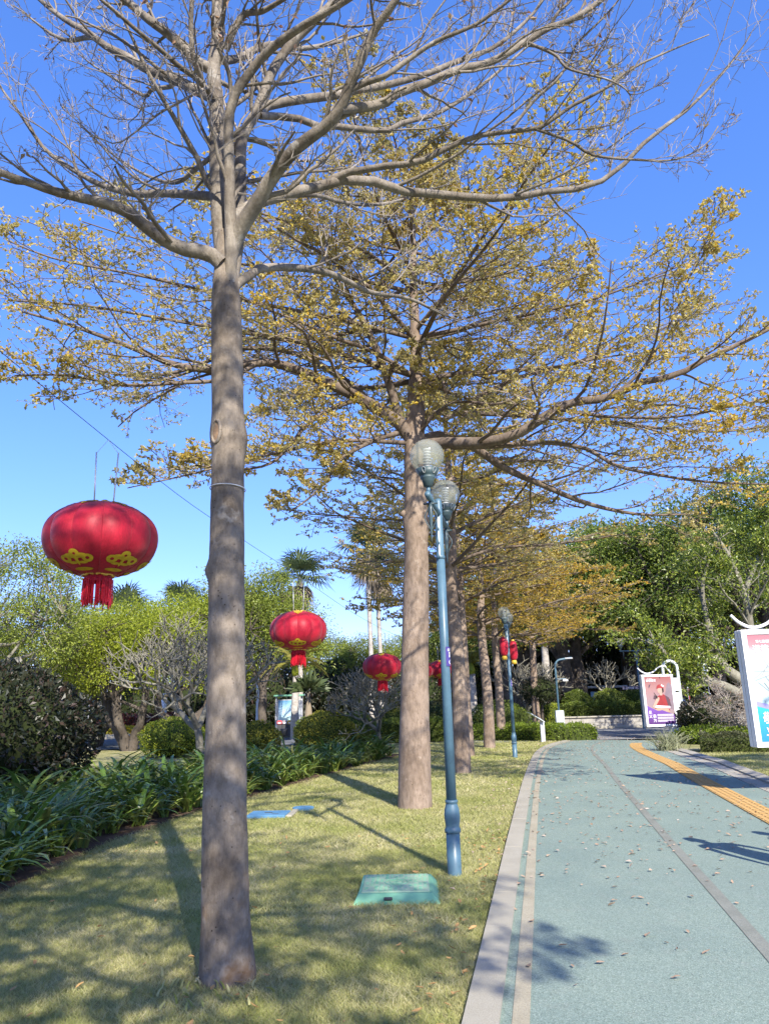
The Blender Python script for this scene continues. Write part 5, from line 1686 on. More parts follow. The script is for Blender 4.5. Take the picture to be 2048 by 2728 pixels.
v, f = leaf_quads(p, rg.normal(0, 1, (n, 3)) + [0, 0, 0.5], 0.16 * (0.6 + rg.random(n)), rg, width=0.6)
t2 = thing('red_shrub', 'dark red leafy shrub behind the yellow flower strip', 'bush', (-22, 45, 0))
O('leaves', v, [f], 'leaf_red', t2, kind='stuff')
kb = thing('far_kerb', 'pale kerb of the far road, in front of the yellow flowers', 'kerb', (-40, 42.6, 0))
kb0 = G().box((0, 0, 0.04), (1.46, 0.3, 0.28), bev=0.02).done('kerb_stone', 'm_granite_pale', kb)
for k in range(1, 30):
    inst(kb0, kb, loc=(k * 1.5, 0, 0))


# ------------------------------------------------------------------ pale ornamental grass and a twiggy shrub right of the path
def tuft(label, c, n, h, m, name='grass_tuft'):
    rg = np.random.default_rng(8)
    a = rg.uniform(0, 6.3, n)
    P = np.zeros((n, 5, 3))
    P[:, 0] = np.stack([rg.normal(0, 0.18, n), rg.normal(0, 0.18, n), np.zeros(n)], -1)
    e = rg.uniform(0.8, 1.5, n)
    for k in range(1, 5):
        P[:, k] = P[:, k - 1] + np.stack([np.cos(a) * np.cos(e), np.sin(a) * np.cos(e), np.sin(e)], -1) * (h / 4 * rg.uniform(0.6, 1.2, n))[:, None]
        e = e - rg.uniform(0.1, 0.4, n)
    v, f = tubes(P, np.full((n, 5), 1.0) * np.array([0.008, 0.008, 0.006, 0.005, 0.002]), 3)
    o = O(name, v, f, m, org=(0, 0, 0))
    o.location = (c[0], c[1], 0)
    return tag(o, label, 'grass')


tuft('pale feathery grass tuft at the corner of the dull hedge', (8.2, 22.6), 190, 0.7, 'blade_pale')
tuft('small green weed tuft at the foot of the bare tree', (-1.16, 4.82), 40, 0.06, 'blade', name='weed_tuft')['kind'] = 'stuff'


def twig_bush(label, org, n0, h, seed, m, mat_l=None):
    rg = np.random.default_rng(seed)
    org = np.asarray(org, float)
    P = np.zeros((n0, 10, 3))
    P[:, 0] = org + np.stack([rg.normal(0, 0.1, n0), rg.normal(0, 0.1, n0), np.zeros(n0)], -1)
    D = norm(np.stack([rg.normal(0, 0.45, n0), rg.normal(0, 0.45, n0), np.ones(n0)], -1))
    for k in range(1, 10):
        D = norm(D + rg.normal(0, 0.16, (n0, 3)))
        P[:, k] = P[:, k - 1] + D * h / 9
    R = np.tile(np.linspace(0.035, 0.008, 10), (n0, 1))
    lv = [(P, R)]
    t = thing('twiggy_shrub', label, 'bush', tuple(org))
    for i in range(n0):
        v, f = tubes(P[i:i + 1], R[i:i + 1], 6)
        O('stem', v, f, m, t, org, smooth=True)
    ps = []
    for n, Lr, K in ((9, 0.6, 7), (7, 0.55, 5), (5, 0.6, 4)):
        lv.append(grow(*lv[-1], n=n, tr=(0.2, 1), ang=45, Lr=Lr, K=K, ratio=0.55, rg=rg, flat=1.0, up=0.0, wob=0.3, rmin=0.005))
        ps.append(tubes(*lv[-1], 3))
    v, f = cat(ps)
    O('twigs', v, f, 'twig', t, org, kind='stuff')
    v, f = tips_leaves(lv[-1][0], 1, 0.05, rg)
    O('leaves', v, [f], mat_l or 'leaf_dry', t, org, kind='stuff')
    return t


twig_bush('twiggy grey half-bare shrub rising from the lime hedge', (11.6, 24.4, 0), 7, 1.9, 3, 'bark_grey')
dome('dark rounded shrub behind the twiggy shrub', (11.3, 27.2), 1.0, 1.5, 3500, 0.09, 'leaf_dark', 'core_dark', name='dark_shrub', group=None)


# ------------------------------------------------------------------ frangipani: bare forking branches
def frangipani(label, org, lean, L0, r0, levels, seed):
    rg = np.random.default_rng(seed)
    org = np.asarray(org, float)
    t = thing('frangipani', label, 'tree', tuple(org), 0, 'bare frangipani trees')
    segs = []
    tips = []

    def go(p, d, L, r, lv):
        pts = [p]
        dd = d.copy()
        for k in range(5):
            dd = norm(dd + rg.normal(0, 0.10, 3) + np.array([0, 0, 0.05]))
            p = p + dd * L / 5
            pts.append(p)
        segs.append((np.array(pts), np.linspace(r, r * 0.82, 6), lv))
        if lv == 0:
            return
        n = 3 if rg.random() < 0.45 else 2
        if lv >= levels - 1:
            n = 3
        a0 = rg.uniform(0, 6.3)
        ref = norm(np.cross(dd, np.array([0.3, 0.2, 1.0])))
        ref2 = np.cross(dd, ref)
        for k in range(n):
            a = a0 + k * 2 * np.pi / n + rg.normal(0, 0.2)
            an = rg.uniform(0.5, 0.95)
            d2 = norm(dd * math.cos(an) + (ref * math.cos(a) + ref2 * math.sin(a)) * math.sin(an))
            d2[2] = d2[2] * (0.6 if lv > levels - 3 else 0.85) + 0.13
            go(p, norm(d2), L * rg.uniform(0.66, 0.92), r * 0.72, lv - 1)

    go(org + np.array([0, 0, -0.1]), norm(np.asarray(lean, float)), L0, r0, levels)
    P = np.stack([s[0] for s in segs])
    R = np.stack([s[1] for s in segs])
    big = np.array([s[2] >= levels - 1 for s in segs])
    for i in np.where(big)[0]:
        v, f = tubes(P[i:i + 1], R[i:i + 1], 10)
        O('trunk' if segs[i][2] == levels else 'limb', v, f, 'bark_grey', t, org, smooth=True)
    v, f = tubes(P[~big], np.maximum(R[~big], 0.010), 6)
    O('branches', v, f, 'bark_grey', t, org, smooth=True, kind='stuff')
    return t


frangipani('bare grey frangipani with many forked branches, behind the bare trunk', (*at(545, 21.0), 0), (-0.25, 0, 1), 1.12, 0.12, 7, 12)
frangipani('bare grey frangipani leaning left, left of the golden tree trunk', (*at(1022, 24.0), 0), (-0.42, 0, 1), 0.85, 0.085, 7, 33)
frangipani('pale bare frangipani behind the far lamp post', (*at(1405, 41), 0), (0.1, 0, 1), 1.1, 0.12, 6, 41)
frangipani('pale bare frangipani behind the right planter bushes', (*at(1630, 44), 0), (0.05, 0, 1), 1.1, 0.13, 5, 52)


# ------------------------------------------------------------------ broadleaf trees of the background
def leafy_tree(name, label, org, H, R, zb, seed, m, barkm, nclump, nleaf, lsize, csig, lean=(0, 0), trunk_r=0.22, group='background trees', nl=9, inner=0.45, stems=1):
    rg = np.random.default_rng(seed)
    org = np.asarray(org, float)
    t = thing(name, label, 'tree', tuple(org), 0, group)
    nodes = []
    for s_ in range(stems):
        off = np.array([rg.normal(0, 0.3 * (stems > 1)), rg.normal(0, 0.3 * (stems > 1)), 0])
        ax = [org + off * 0.3 + [0, 0, -0.1], org + off + [lean[0] * 0.2, lean[1] * 0.2, zb * 0.5], org + off * 2 + [lean[0] * 0.6, lean[1] * 0.6, zb], org + off * 3 + [lean[0], lean[1], zb + (H - zb) * 0.5]]
        V, Fq, P, rr = rough_tube(ax, [trunk_r * 1.35, trunk_r, trunk_r * 0.85, trunk_r * 0.35], S=14, K=24, seed=seed + s_, amp=0.25)
        O('trunk', V, Fq, barkm, t, org, smooth=True)
        nodes.append(P[10:])
    P = np.concatenate(nodes)
    cen = org + np.array([lean[0], lean[1], (H + zb) / 2])
    rad = np.array([R, R, (H - zb) / 2])
    lp = []
    for i in range(nl):
        a = i * 2 * np.pi / nl + rg.normal(0, 0.3)
        k = rg.integers(0, max(1, len(P) - 4))
        e = rg.uniform(-0.1, 0.9)
        tgt = cen + rad * 0.72 * np.array([math.cos(a) * math.cos(e), math.sin(a) * math.cos(e), math.sin(e)])
        m1 = P[k] * 0.5 + tgt * 0.5 + np.array([0, 0, -0.06 * R]) + rg.normal(0, 0.06 * R, 3)
        lp.append(spline([P[k], m1, tgt], 10))
    LPa = np.stack(lp)
    v, f = tubes(LPa, np.tile(np.linspace(trunk_r * 0.5, trunk_r * 0.12, 10), (nl, 1)), 7)
    parts = [(v, f)]
    nd = np.concatenate([LPa.reshape(-1, 3), P])
    u = norm(rg.normal(size=(nclump, 3)))
    u[:, 2] = np.where(u[:, 2] < -0.55, -u[:, 2], u[:, 2])
    lump = 1 + 0.16 * np.sin(u[:, 0] * 4 + seed) * np.sin(u[:, 1] * 5) + 0.10 * np.sin(u[:, 2] * 8 + seed)
    rr = (inner + (1 - inner) * rg.random(nclump) ** 0.55) * lump
    c = cen + u * rad * rr[:, None]
    dist = np.linalg.norm(c[:, None] - nd[None], axis=2)
    nb = nd[np.argmin(dist, axis=1)]
    mid = (nb + c) / 2 + rg.normal(0, 0.12, c.shape)
    CP = np.stack([nb, nb * 0.5 + mid * 0.5, mid, c], 1)
    parts.append(tubes(CP, np.tile(np.array([0.035, 0.026, 0.018, 0.008]) * R / 4, (nclump, 1)), 4))
    v, f = cat(parts)
    O('branches', v, f, barkm, t, org, smooth=True, kind='stuff')
    idx = np.repeat(np.arange(nclump), nleaf)
    g_ = rg.normal(0, 1, (len(idx), 3)) * np.array([1, 1, 0.6]) * csig * (0.6 + 0.8 * rg.random(nclump))[idx, None]
    p = c[idx] + g_
    d = norm(g_) * 0.7 + norm(c[idx] - cen) * 0.4 + rg.normal(0, 0.6, p.shape)
    d[:, 2] -= 0.1
    v, f = leaf_quads(p, d, lsize * (0.6 + 0.8 * rg.random(len(p))), rg, width=0.5, upb=0.8)
    O('leaves', v, [f], m, t, org, kind='stuff')
    return t


# left
fig = leafy_tree('fig_tree', 'lime-green fig tree with gnarled dark aerial-root trunk left of the bare tree', (*at(352, 30), 0), 5.6, 3.3, 1.3, 61, 'leaf_lime', 'bark_dark', 270, 90, 0.10, 0.32, trunk_r=0.15, stems=3, group='fig trees')
copy_thing(fig, 'fig tree with single forked dark trunk at the left, nearer the road', (*at(255, 34), 0), 2.2, (1.05, 1.05, 1.02))
olv = leafy_tree('olive_green_tree', 'sparse olive-green tree with pale branches at the left edge', (*at(-40, 25), 0), 7.2, 3.3, 1.9, 71, 'leaf_olive', 'bark_grey', 220, 85, 0.10, 0.30, trunk_r=0.16)
copy_thing(olv, 'olive-green tree standing behind the big left lantern tassel', (*at(120, 32), 0), 1.1, (1.1, 1.1, 0.9))
far = leafy_tree('green_tree', 'tall green tree rising between the two left lanterns', (*at(610, 42), 0), 8.6, 3.4, 2.2, 81, 'leaf_olive', 'bark_dark', 280, 80, 0.14, 0.38)
copy_thing(far, 'rounded green tree right of the bare trunk, behind the second lantern', (*at(700, 40), 0), 0.8, (0.9, 0.9, 0.96))
copy_thing(fig, 'lime-green tree behind the frangipani, left of the bare trunk', (*at(480, 40), 0), 4.0, (1.25, 1.25, 1.32))
fic = leafy_tree('ficus_tree', 'big dark glossy ficus with spreading limbs, straight above the planter wall', (*at(1548, 47), 0), 12.0, 5.2, 2.6, 91, 'leaf_ficus', 'bark_dark', 330, 80, 0.19, 0.50, trunk_r=0.45, stems=2, nl=12)
copy_thing(fic, 'big dark ficus behind the amber trees, left of the camera pole', (*at(1375, 52), 0), 1.9, (0.95, 0.95, 0.95))
copy_thing(fic, 'tall ficus behind the far billboard', (*at(1790, 44), 0), 3.3, (1.0, 1.0, 1.04))
copy_thing(fic, 'tall bright-leaved ficus at the right edge, behind the near billboard', (*at(2060, 41), 0), 5.0, (1.1, 1.1, 1.15))
copy_thing(fic, 'dark ficus between the far billboard and the right-edge ficus', (*at(1930, 52), 0), 0.6, (1.05, 1.05, 1.1))
copy_thing(fic, 'tall ficus crown filling the gap above the planter, right of the amber trees', (*at(1690, 51), 0), 4.2, (1.0, 1.0, 1.12))
# far belt of trees closing the view
k = 0
belt = [(-47, 60, 1.0), (-40, 66, 1.1), (-33, 60, 1.0), (-27, 68, 1.1), (-21, 62, 1.0), (-15.5, 66, 1.0), (-10.5, 60, 0.95), (-6, 66, 0.9), (-2.2, 58, 0.72), (1.5, 62, 0.80), (5.0, 56, 0.85), (8.5, 64, 1.1), (12, 70, 1.35), (18, 66, 1.5), (25, 62, 1.5), (32, 58, 1.5), (40, 60, 1.6), (50, 60, 1.6)]
for x, y, s_ in belt:
    copy_thing(far, 'distant green tree in the belt that closes the park', (x, y, 0), k * 1.7, (s_ * 1.15, s_ * 1.15, s_), group='distant belt of trees')
    k += 1
# low understorey closing the gaps under the belt
k = 0
dk = dome('distant dark understorey shrub below the belt of trees', (-44, 56), 3.2, 3.0, 3200, 0.24, 'leaf_dark', 'core_dark', name='understorey_shrub', group='distant understorey shrubs')
for x in range(-39, 52, 5):
    copy_thing(dk, 'distant dark understorey shrub below the belt of trees', (x + (k % 3) * 0.7, 54 + (k * 7) % 5, 0), k * 0.9, (1, 1, (1.15 if x < 3 else 1.5) + 0.15 * (k % 4)))
    k += 1
dome('small dark umbrella-shaped tree crown behind the tilted sign', (*at(1442, 35.5), 1.25), 0.95, 1.3, 2600, 0.08, 'leaf_dark', 'core_dark', name='umbrella_shrub', group=None)
G().tube([(*at(1442, 35.5), -0.1), (at(1442, 35.5)[0] + 0.05, 35.5, 1.6)], 0.07, 8).done('shrub_trunk', 'bark_dark', bpy.data.objects['umbrella_shrub'], (*at(1442, 35.5), 1.25))

# leaning ficus at the right, limbs reaching left over the hedge
t = thing('leaning_ficus', 'leaning ficus with thick bare limbs reaching left behind the near billboard', 'tree', (17.4, 31.2, 0))
org = np.array([17.4, 31.2, 0])
trk, Fq, P, rr = rough_tube([org + [0.3, 0, -0.1], org + [0, 0, 0.6], PX(2000, 1868, 31.2), PX(1960, 1835, 31.2)], [0.36, 0.3, 0.25, 0.22], S=16, K=30, seed=3, amp=0.12)
O('trunk', trk, Fq, 'bark_grey', t, org, smooth=True)
lims = [limb_px([(2010, 1880, 31.2), (1960, 1845, 31.0), (1910, 1822, 30.7), (1860, 1812, 30.4), (1830, 1795, 30.2), (1800, 1770, 30.0), (1770, 1740, 29.7), (1730, 1690, 29.4)], 32, 8),
        limb_px([(2005, 1850, 31.2), (1975, 1815, 31.2), (1930, 1780, 31.2), (1905, 1752, 31.2), (1870, 1752, 31.0), (1815, 1765, 30.7), (1770, 1760, 30.5)], 36, 7),
        limb_px([(1930, 1778, 31.2), (1900, 1720, 31.4), (1880, 1640, 31.6), (1870, 1560, 31.7), (1890, 1480, 31.7)], 20, 6),
        limb_px([(1990, 1830, 31.2), (2000, 1700, 31.5), (1980, 1580, 31.7), (1940, 1480, 31.8), (1900, 1420, 32.0)], 26, 7),
        limb_px([(1980, 1580, 31.7), (2020, 1480, 31.7), (2050, 1380, 31.7)], 14, 5)]
for lp, lr in lims:
    v, f = tubes(lp[None], lr[None], 10)
    O('limb', v, f, 'bark_grey', t, org, smooth=True)
rg = np.random.default_rng(19)
LP = np.stack([l[0] for l in lims])
LR = np.stack([l[1] for l in lims])
l2 = grow(LP, LR, n=12, tr=(0.25, 1), ang=55, Lr=0.42, K=7, ratio=0.45, rg=rg, flat=0.9, up=0.08, wob=0.2, rmin=0.01)
l3 = grow(*l2, n=6, tr=(0.2, 1), ang=50, Lr=0.55, K=5, ratio=0.6, rg=rg, flat=0.9, up=0.05, wob=0.25, rmin=0.007)
v, f = cat([tubes(*l2, 5), tubes(*l3, 3)])
O('branches', v, f, 'bark_grey', t, org, kind='stuff')
v, f = tips_leaves(l3[0], 38, 0.14, rg, spread=0.9, jit=0.16, width=0.5)
O('leaves', v, [f], 'leaf_ficus', t, org, kind='stuff')
v, f = tips_leaves(l3[0], 12, 0.13, rg, spread=0.9, jit=0.16, width=0.5)
O('leaves', v, [f], 'leaf_lime', t, org, kind='stuff')


# ------------------------------------------------------------------ palms
def fan_palm(label, org, H, cr, seed, trunk_r=0.17, nfan=26, skirt=True, leafmat='leaf_palm', group='fan palms'):
    rg = np.random.default_rng(seed)
    org = np.asarray(org, float)
    t = thing('fan_palm', label, 'palm', tuple(org), 0, group)
    V, Fq, P, rr = rough_tube([org + [0, 0, -0.1], org + [0.05, 0, H * 0.3], org + [-0.03, 0, H * 0.7], org + [0, 0, H]], [trunk_r * 1.3, trunk_r, trunk_r * 0.9, trunk_r * 0.9], S=14, K=50, seed=seed, amp=0.05)
    O('trunk', V, Fq, 'bark_palm', t, org, smooth=True)
    c = org + [0, 0, H]

    def fans(n, e0, e1, size, m, nm, droop=0.25):
        parts = []
        for i in range(n):
            a = i * 2.399 + rg.normal(0, 0.2)
            e = rg.uniform(e0, e1)
            d = np.array([math.cos(a) * math.cos(e), math.sin(a) * math.cos(e), math.sin(e)])
            s_ = norm(np.cross(d, np.array([0, 0, 1.0])))
            u = np.cross(s_, d)
            b = c + d * size * 0.55
            v, f = tubes(np.stack([c, c + d * size * 0.3 + np.array([0, 0, 0.03]), b])[None], np.array([[0.02, 0.016, 0.012]]) * size, 4)
            parts.append((v, f))
            ns = 17
            for k in range(ns):
                th = (k / (ns - 1) - 0.5) * 3.6
                dd = d * math.cos(th) + s_ * math.sin(th)
                ln = size * (0.62 + 0.2 * math.cos(th)) * rg.uniform(0.9, 1.1)
                w = 0.028 * size * np.cross(dd, u)
                m1 = b + dd * ln * 0.6 + u * 0.03
                tip = b + dd * ln + np.array([0, 0, -droop * ln * rg.uniform(0.5, 1.4)])
                parts.append((np.array([b - w * 0.3, b + w * 0.3, m1 + w, m1 - w, tip]), [np.array([[0, 1, 2, 3]]), np.array([[3, 2, 4]])]))
        v, f = cat(parts)
        O(nm, v, f, m, t, org, kind='stuff')

    fans(nfan, -0.35, 1.25, cr, leafmat, 'fronds')
    if skirt:
        fans(int(nfan * 0.6), -1.4, -0.95, cr * 0.85, 'palm_skirt', 'dead_fronds', 0.5)
    return t


fan_palm('fan palm with round crown above the second lantern', (*at(798, 50), 0), 10.0, 1.9, 3, skirt=True)
fan_palm('tall fan palm with hanging dead skirt, left of the golden tree trunk', (*at(990, 47), 0), 11.2, 1.9, 4, trunk_r=0.15)
fan_palm('second tall fan palm close beside the skirted palm', (*at(1016, 48.5), 0), 9.9, 1.8, 6, trunk_r=0.15, nfan=20)
fan_palm('fan palm crown peeking out below the big lantern tassel', (*at(312, 50), 0), 7.9, 1.9, 8)
fan_palm('fan palm crown peeking out left of the bare trunk', (*at(470, 52), 0), 8.4, 1.8, 9)


def feather_palm(label, org, H, L, seed, m, tr=0.16):
    rg = np.random.default_rng(seed)
    org = np.asarray(org, float)
    t = thing('feather_palm', label, 'palm', tuple(org), 0, 'feather palms')
    V, Fq, P, rr = rough_tube([org + [0, 0, -0.1], org + [0, 0, H * 0.4], org + [0.03, 0, H]], [tr * 1.2, tr, tr * 0.75], S=14, K=40, seed=seed, amp=0.04)
    O('trunk', V, Fq, 'bark_palm', t, org, smooth=True)
    G().lathe([(tr * 0.8, H - 0.02), (tr * 0.9, H + 0.2), (tr * 0.4, H + 0.6), (0.02, H + 0.75)], tuple(org), n=12).done('crown_shaft', 'leaf_lime', t, tuple(org), smooth=True)
    parts = []
    c = org + [0, 0, H + 0.5]
    for i in range(11):
        a = i * 2.399
        e = rg.uniform(0.25, 1.2)
        p, d = c.copy(), None
        pts = [p]
        for k in range(9):
            d = np.array([math.cos(a) * math.cos(e), math.sin(a) * math.cos(e), math.sin(e)])
            p = p + d * L / 9
            pts.append(p)
            e -= 0.16
        pts = np.array(pts)
        parts.append(tubes(pts[None], np.linspace(0.025, 0.006, 10)[None], 4))
        for k in range(2, 46):
            f_ = k / 46 * 9
            q = int(f_)
            b = pts[q] + (pts[min(q + 1, 9)] - pts[q]) * (f_ - q)
            T = norm(pts[min(q + 1, 9)] - pts[q])
            s_ = norm(np.cross(T, np.array([0, 0, 1.0]))) * (1 if k % 2 else -1)
            ln = 0.5 * L * 0.45 * math.sin(0.4 + k / 46 * 2.5)
            dd = norm(s_ + T * 0.5 + np.array([0, 0, 0.15]))
            w = np.cross(dd, np.array([0, 0, 1.0])) * 0.018
            tip = b + dd * ln + np.array([0, 0, -0.25 * ln])
            parts.append((np.array([b - w, b + w, b + dd * ln * 0.5 + w * 1.3, tip]), [np.array([[0, 1, 2, 3]])]))
    v, f = cat(parts)
    O('fronds', v, f, m, t, org, kind='stuff')
    return t


feather_palm('small feather palm with smooth white trunk and yellow-green fronds, below the second lantern', (*at(786, 36), 0), 2.9, 1.9, 5, 'leaf_palm_yellow', 0.19)
feather_palm('feather palm with yellow-green fronds between the amber trunks', (*at(1262, 40), 0), 2.9, 1.8, 7, 'leaf_palm_yellow', 0.2)
feather_palm('thin white-trunked palm right of the dark amber trunk', (*at(1462, 42), 0), 4.4, 1.6, 11, 'leaf_palm', 0.24)
# swollen pale trunk beside the white palm trunk
bt = thing('bottle_palm', 'short swollen orange-brown palm trunk beside the white palm', 'palm', (*at(822, 33.5), 0))
G().lathe([(0.16, -0.05), (0.24, 0.35), (0.25, 0.7), (0.16, 1.2), (0.10, 1.7), (0.09, 2.1)], tuple((*at(822, 33.5), 0)), n=16).done('trunk', 'palm_skirt', bt, tuple((*at(822, 33.5), 0)), smooth=True)
rg = np.random.default_rng(6)
n = 260
o_ = np.array([*at(822, 33.5), 2.1])
d = norm(np.stack([rg.normal(0, 1, n), rg.normal(0, 1, n), rg.uniform(0, 1.2, n)], -1))
v, f = leaf_quads(np.tile(o_, (n, 1)) + d * 0.2, d, rg.uniform(0.4, 0.9, n), rg, width=0.08)
O('fronds', v, [f], 'leaf_palm', bt, tuple((*at(822, 33.5), 0)), kind='stuff')

# ------------------------------------------------------------------ stone planter wall at the end of the path
w = thing('planter_wall', 'low pale stone-block planter wall closing the plaza', 'wall', (8.2, 38.9, 0))
blk = G().box((0, 0, 0), (0.592, 0.30, 0.262), bev=0.012).done('stone_block', 'm_wallstone', w)
first = True
rg = np.random.default_rng(5)
for c in range(2):
    for k in range(18):
        o = blk if first else inst(blk, w)
        first = False
        o.location = (0.3 + k * 0.6 + (0.3 if c else 0), rg.normal(0, 0.006), 0.14 + c * 0.266)
cap = G().box((0, -0.03, 0.0), (0.895, 0.42, 0.07), bev=0.015).done('coping_stone', 'm_granite_pale', w)
first = True
for k in range(12):
    o = cap if first else inst(cap, w)
    first = False
    o.location = (0.45 + k * 0.9, 0, 0.576)
G().box((5.4, -0.32, 0.05), (10.8, 0.34, 0.13), bev=0.02).done('footing', 'm_granite', w)
rect('planter_soil', 8.3, 24, 39.05, 42.4, 0.585, 'm_soil')

# ------------------------------------------------------------------ tilted information stand
px_, py_ = at(1437, 28.6)
t = thing('information_stand', 'tilted glass information stand on a grey post at the low hedge', 'sign', (px_, py_, 0), 0.15)
G().box((0.06, 0, 0.35), (0.16, 0.06, 0.76), bev=0.01).done('post', 'paint_grey', t)
pan = G()
pan.add([(-0.42, -0.20, 1.02), (0.10, -0.20, 0.70), (0.10, 0.22, 0.74), (-0.42, 0.22, 1.06), (-0.42, -0.20, 1.045), (0.10, -0.20, 0.725), (0.10, 0.22, 0.765), (-0.42, 0.22, 1.085)], np.array([[3, 2, 1, 0], [4, 5, 6, 7], [0, 1, 5, 4], [1, 2, 6, 5], [2, 3, 7, 6], [3, 0, 4, 7]]))
pan.done('panel', 'paint_pale', t)
G().tube([(0.06, 0, 0.70), (0.0, 0, 0.80), (-0.08, 0, 0.84)], 0.04, 8).done('bracket', 'paint_grey', t, smooth=True)

# ------------------------------------------------------------------ camera pole
px_, py_ = at(1488, 33.0)
t = thing('camera_pole', 'slim grey pole with curved top and white cabinet behind the low hedge', 'pole', (px_, py_, 0))
pts = [(0, 0, 0.3), (0, 0, 2.9)] + [(0.28 - 0.28 * math.cos(a), 0, 2.9 + 0.30 * math.sin(a)) for a in np.linspace(0.2, 1.57, 8)] + [(0.75, 0, 3.26)]
G().tube(np.array(pts), 0.045, 10).done('pole', 'paint_teal', t, smooth=True)
G().box((0.02, 0, 0.5), (0.34, 0.24, 1.05), bev=0.015).done('cabinet', 'paint_pale', t)
G().tube([(0, 0, 2.35), (0.42, 0, 2.37)], 0.02, 8).done('camera_arm', 'paint_teal', t)
G().box((0.40, 0, 2.30), (0.22, 0.10, 0.09), bev=0.015).done('camera', 'white', t)
G().box((0.62, 0, 3.24), (0.34, 0.12, 0.06), bev=0.015).done('lamp_head', 'paint_grey', t)


# ------------------------------------------------------------------ notice board, recycling bins, pillars at the left
px_, py_ = at(770, 39.5)
t = thing('notice_board', 'blue notice board with teal roof behind the white palm trunk', 'notice board', (px_, py_, 0))
G().box((0, 0, 2.02), (1.55, 0.5, 0.09), bev=0.02).done('roof', 'paint_green', t)
G().box((0, 0, 1.25), (1.20, 0.10, 1.15), bev=0.01).done('case', 'paint_grey', t)
G().box((0, -0.056, 1.27), (1.08, 0.01, 1.0)).done('sheet', 'screen_sky', t)
for sx in (-1, 1):
    G().box((sx * 0.66, 0, 1.0), (0.09, 0.12, 2.0), bev=0.01).done('post', 'paint_grey', t)
for k, (px, m, lab) in enumerate(((746, 'bin_red', 'red-topped recycling bin before the notice board'), (760, 'bin_grey', 'brown-grey recycling bin between the red and yellow bins'), (774, 'bin_yellow', 'yellow-topped recycling bin beside the white palm trunk'))):
    x, y = at(px, 37.5)
    t = thing('recycling_bin', lab, 'bin', (x, y, 0), 0, 'recycling bins')
    V = [(-.11, -.13, 0), (.11, -.13, 0), (.11, .13, 0), (-.11, .13, 0), (-.125, -.15, .62), (.125, -.15, .62), (.125, .15, .62), (-.125, .15, .62)]
    O('body', V, np.array([[3, 2, 1, 0], [4, 5, 6, 7], [0, 1, 5, 4], [1, 2, 6, 5], [2, 3, 7, 6], [3, 0, 4, 7]]), 'charcoal', t)
    lid_ = G().box((0, 0, 0.72), (0.26, 0.32, 0.20), bev=0.05).done('lid', m, t)
    G().box((0, -0.162, 0.70), (0.14, 0.006, 0.06)).done('slot', 'sticker_white', lid_)
for k, (px, Y, h, lab) in enumerate(((244, 45.5, 2.3, 'white-washed post at the far left beyond the road'), (436, 46.5, 2.4, 'white-washed post behind the lime dome bush'), (690, 47, 3.6, 'tall white-washed post right of the bare trunk'))):
    x, y = at(px, Y)
    t = thing('white_post', lab, 'post', (x, y, 0), 0, 'white-washed posts')
    G().lathe([(0.24, 0), (0.20, 0.1), (0.185, h * 0.6), (0.16, h - 0.06), (0.10, h)], n=14).done('shaft', 'white', t, smooth=True)
    G().lathe([(0.30, -0.03), (0.30, 0.05), (0.25, 0.08)], n=14).done('base', 'm_granite_pale', t)
x, y = at(757, 29)
t = thing('spotlight', 'dark garden spotlight between the dome bushes', 'lamp', (x, y, 0))
G().tube([(0, 0, 0), (0, 0, 0.42)], 0.03, 8).done('stake', 'charcoal', t)
G().lathe([(0.06, -0.12), (0.09, 0.0), (0.15, 0.16), (0.14, 0.17), (0.0, 0.12)], (0, 0, 0.52), n=16).done('head', 'charcoal', t, smooth=True)

# ------------------------------------------------------------------ bus shelter, car, barrier, banners behind the plaza
x, y = at(1616, 50)
t = thing('bus_shelter', 'grey-roofed bus shelter with glowing blue posters under the dark ficus', 'shelter', (x, y, 0.02))
G().box((0, 0, 2.15), (2.6, 1.3, 0.14), bev=0.02).done('roof', 'paint_grey', t)
for dx in (-1.05, 0.25, 1.15):
    G().box((dx, 0.4, 1.05), (0.08, 0.08, 2.1)).done('post', 'charcoal', t)
for dx, w_ in ((-0.55, 0.62), (0.62, 0.40)):
    G().box((dx, 0.36, 1.15), (w_ + 0.1, 0.06, 1.5)).done('panel_frame', 'charcoal', t)
    G().box((dx, 0.325, 1.15), (w_, 0.01, 1.4)).done('poster', 'screen_sky', t)
G().box((-1.8, 0.325, 1.1), (0.5, 0.04, 1.3)).done('poster', 'screen_sky', t)
x, y = at(1660, 46)
t = thing('white_car', 'white car passing behind the round planter bushes', 'car', (x + 0.6, y, 0.02))
prof = [(-2.1, 0.35), (-2.15, 0.75), (-1.9, 0.92), (-1.2, 0.98), (-0.65, 1.42), (0.75, 1.45), (1.45, 1.0), (2.05, 0.88), (2.12, 0.4)]
nP = len(prof)
V = [(a, sy * (0.85 if z < 1.0 else 0.68), z) for sy in (-1, 1) for a, z in prof]
O('body', V, [np.array([[i, i + 1, nP + i + 1, nP + i] for i in range(nP - 1)] + [[nP - 1, 0, nP, 2 * nP - 1]]), np.array([np.arange(nP)[::-1]]), np.array([np.arange(nP) + nP])], 'car_white', t, smooth=False)
for sy in (-1, 1):
    O('window', [(-0.95, sy * 0.80, 1.02), (1.15, sy * 0.80, 1.04), (0.68, sy * 0.705, 1.39), (-0.60, sy * 0.705, 1.37)], np.array([[0, 1, 2, 3]]), 'car_glass', t)
    for wx in (-1.3, 1.35):
        wv = G().lathe([(0.0, -0.1), (0.2, -0.1), (0.32, -0.09), (0.33, 0.0), (0.32, 0.09), (0.2, 0.1), (0.0, 0.1)], n=20)
        vv = np.concatenate(wv.V)[:, [0, 2, 1]] + np.array([wx, sy * 0.80, 0.32])
        O('wheel', vv, wv.Q, 'tyre', t, smooth=True)
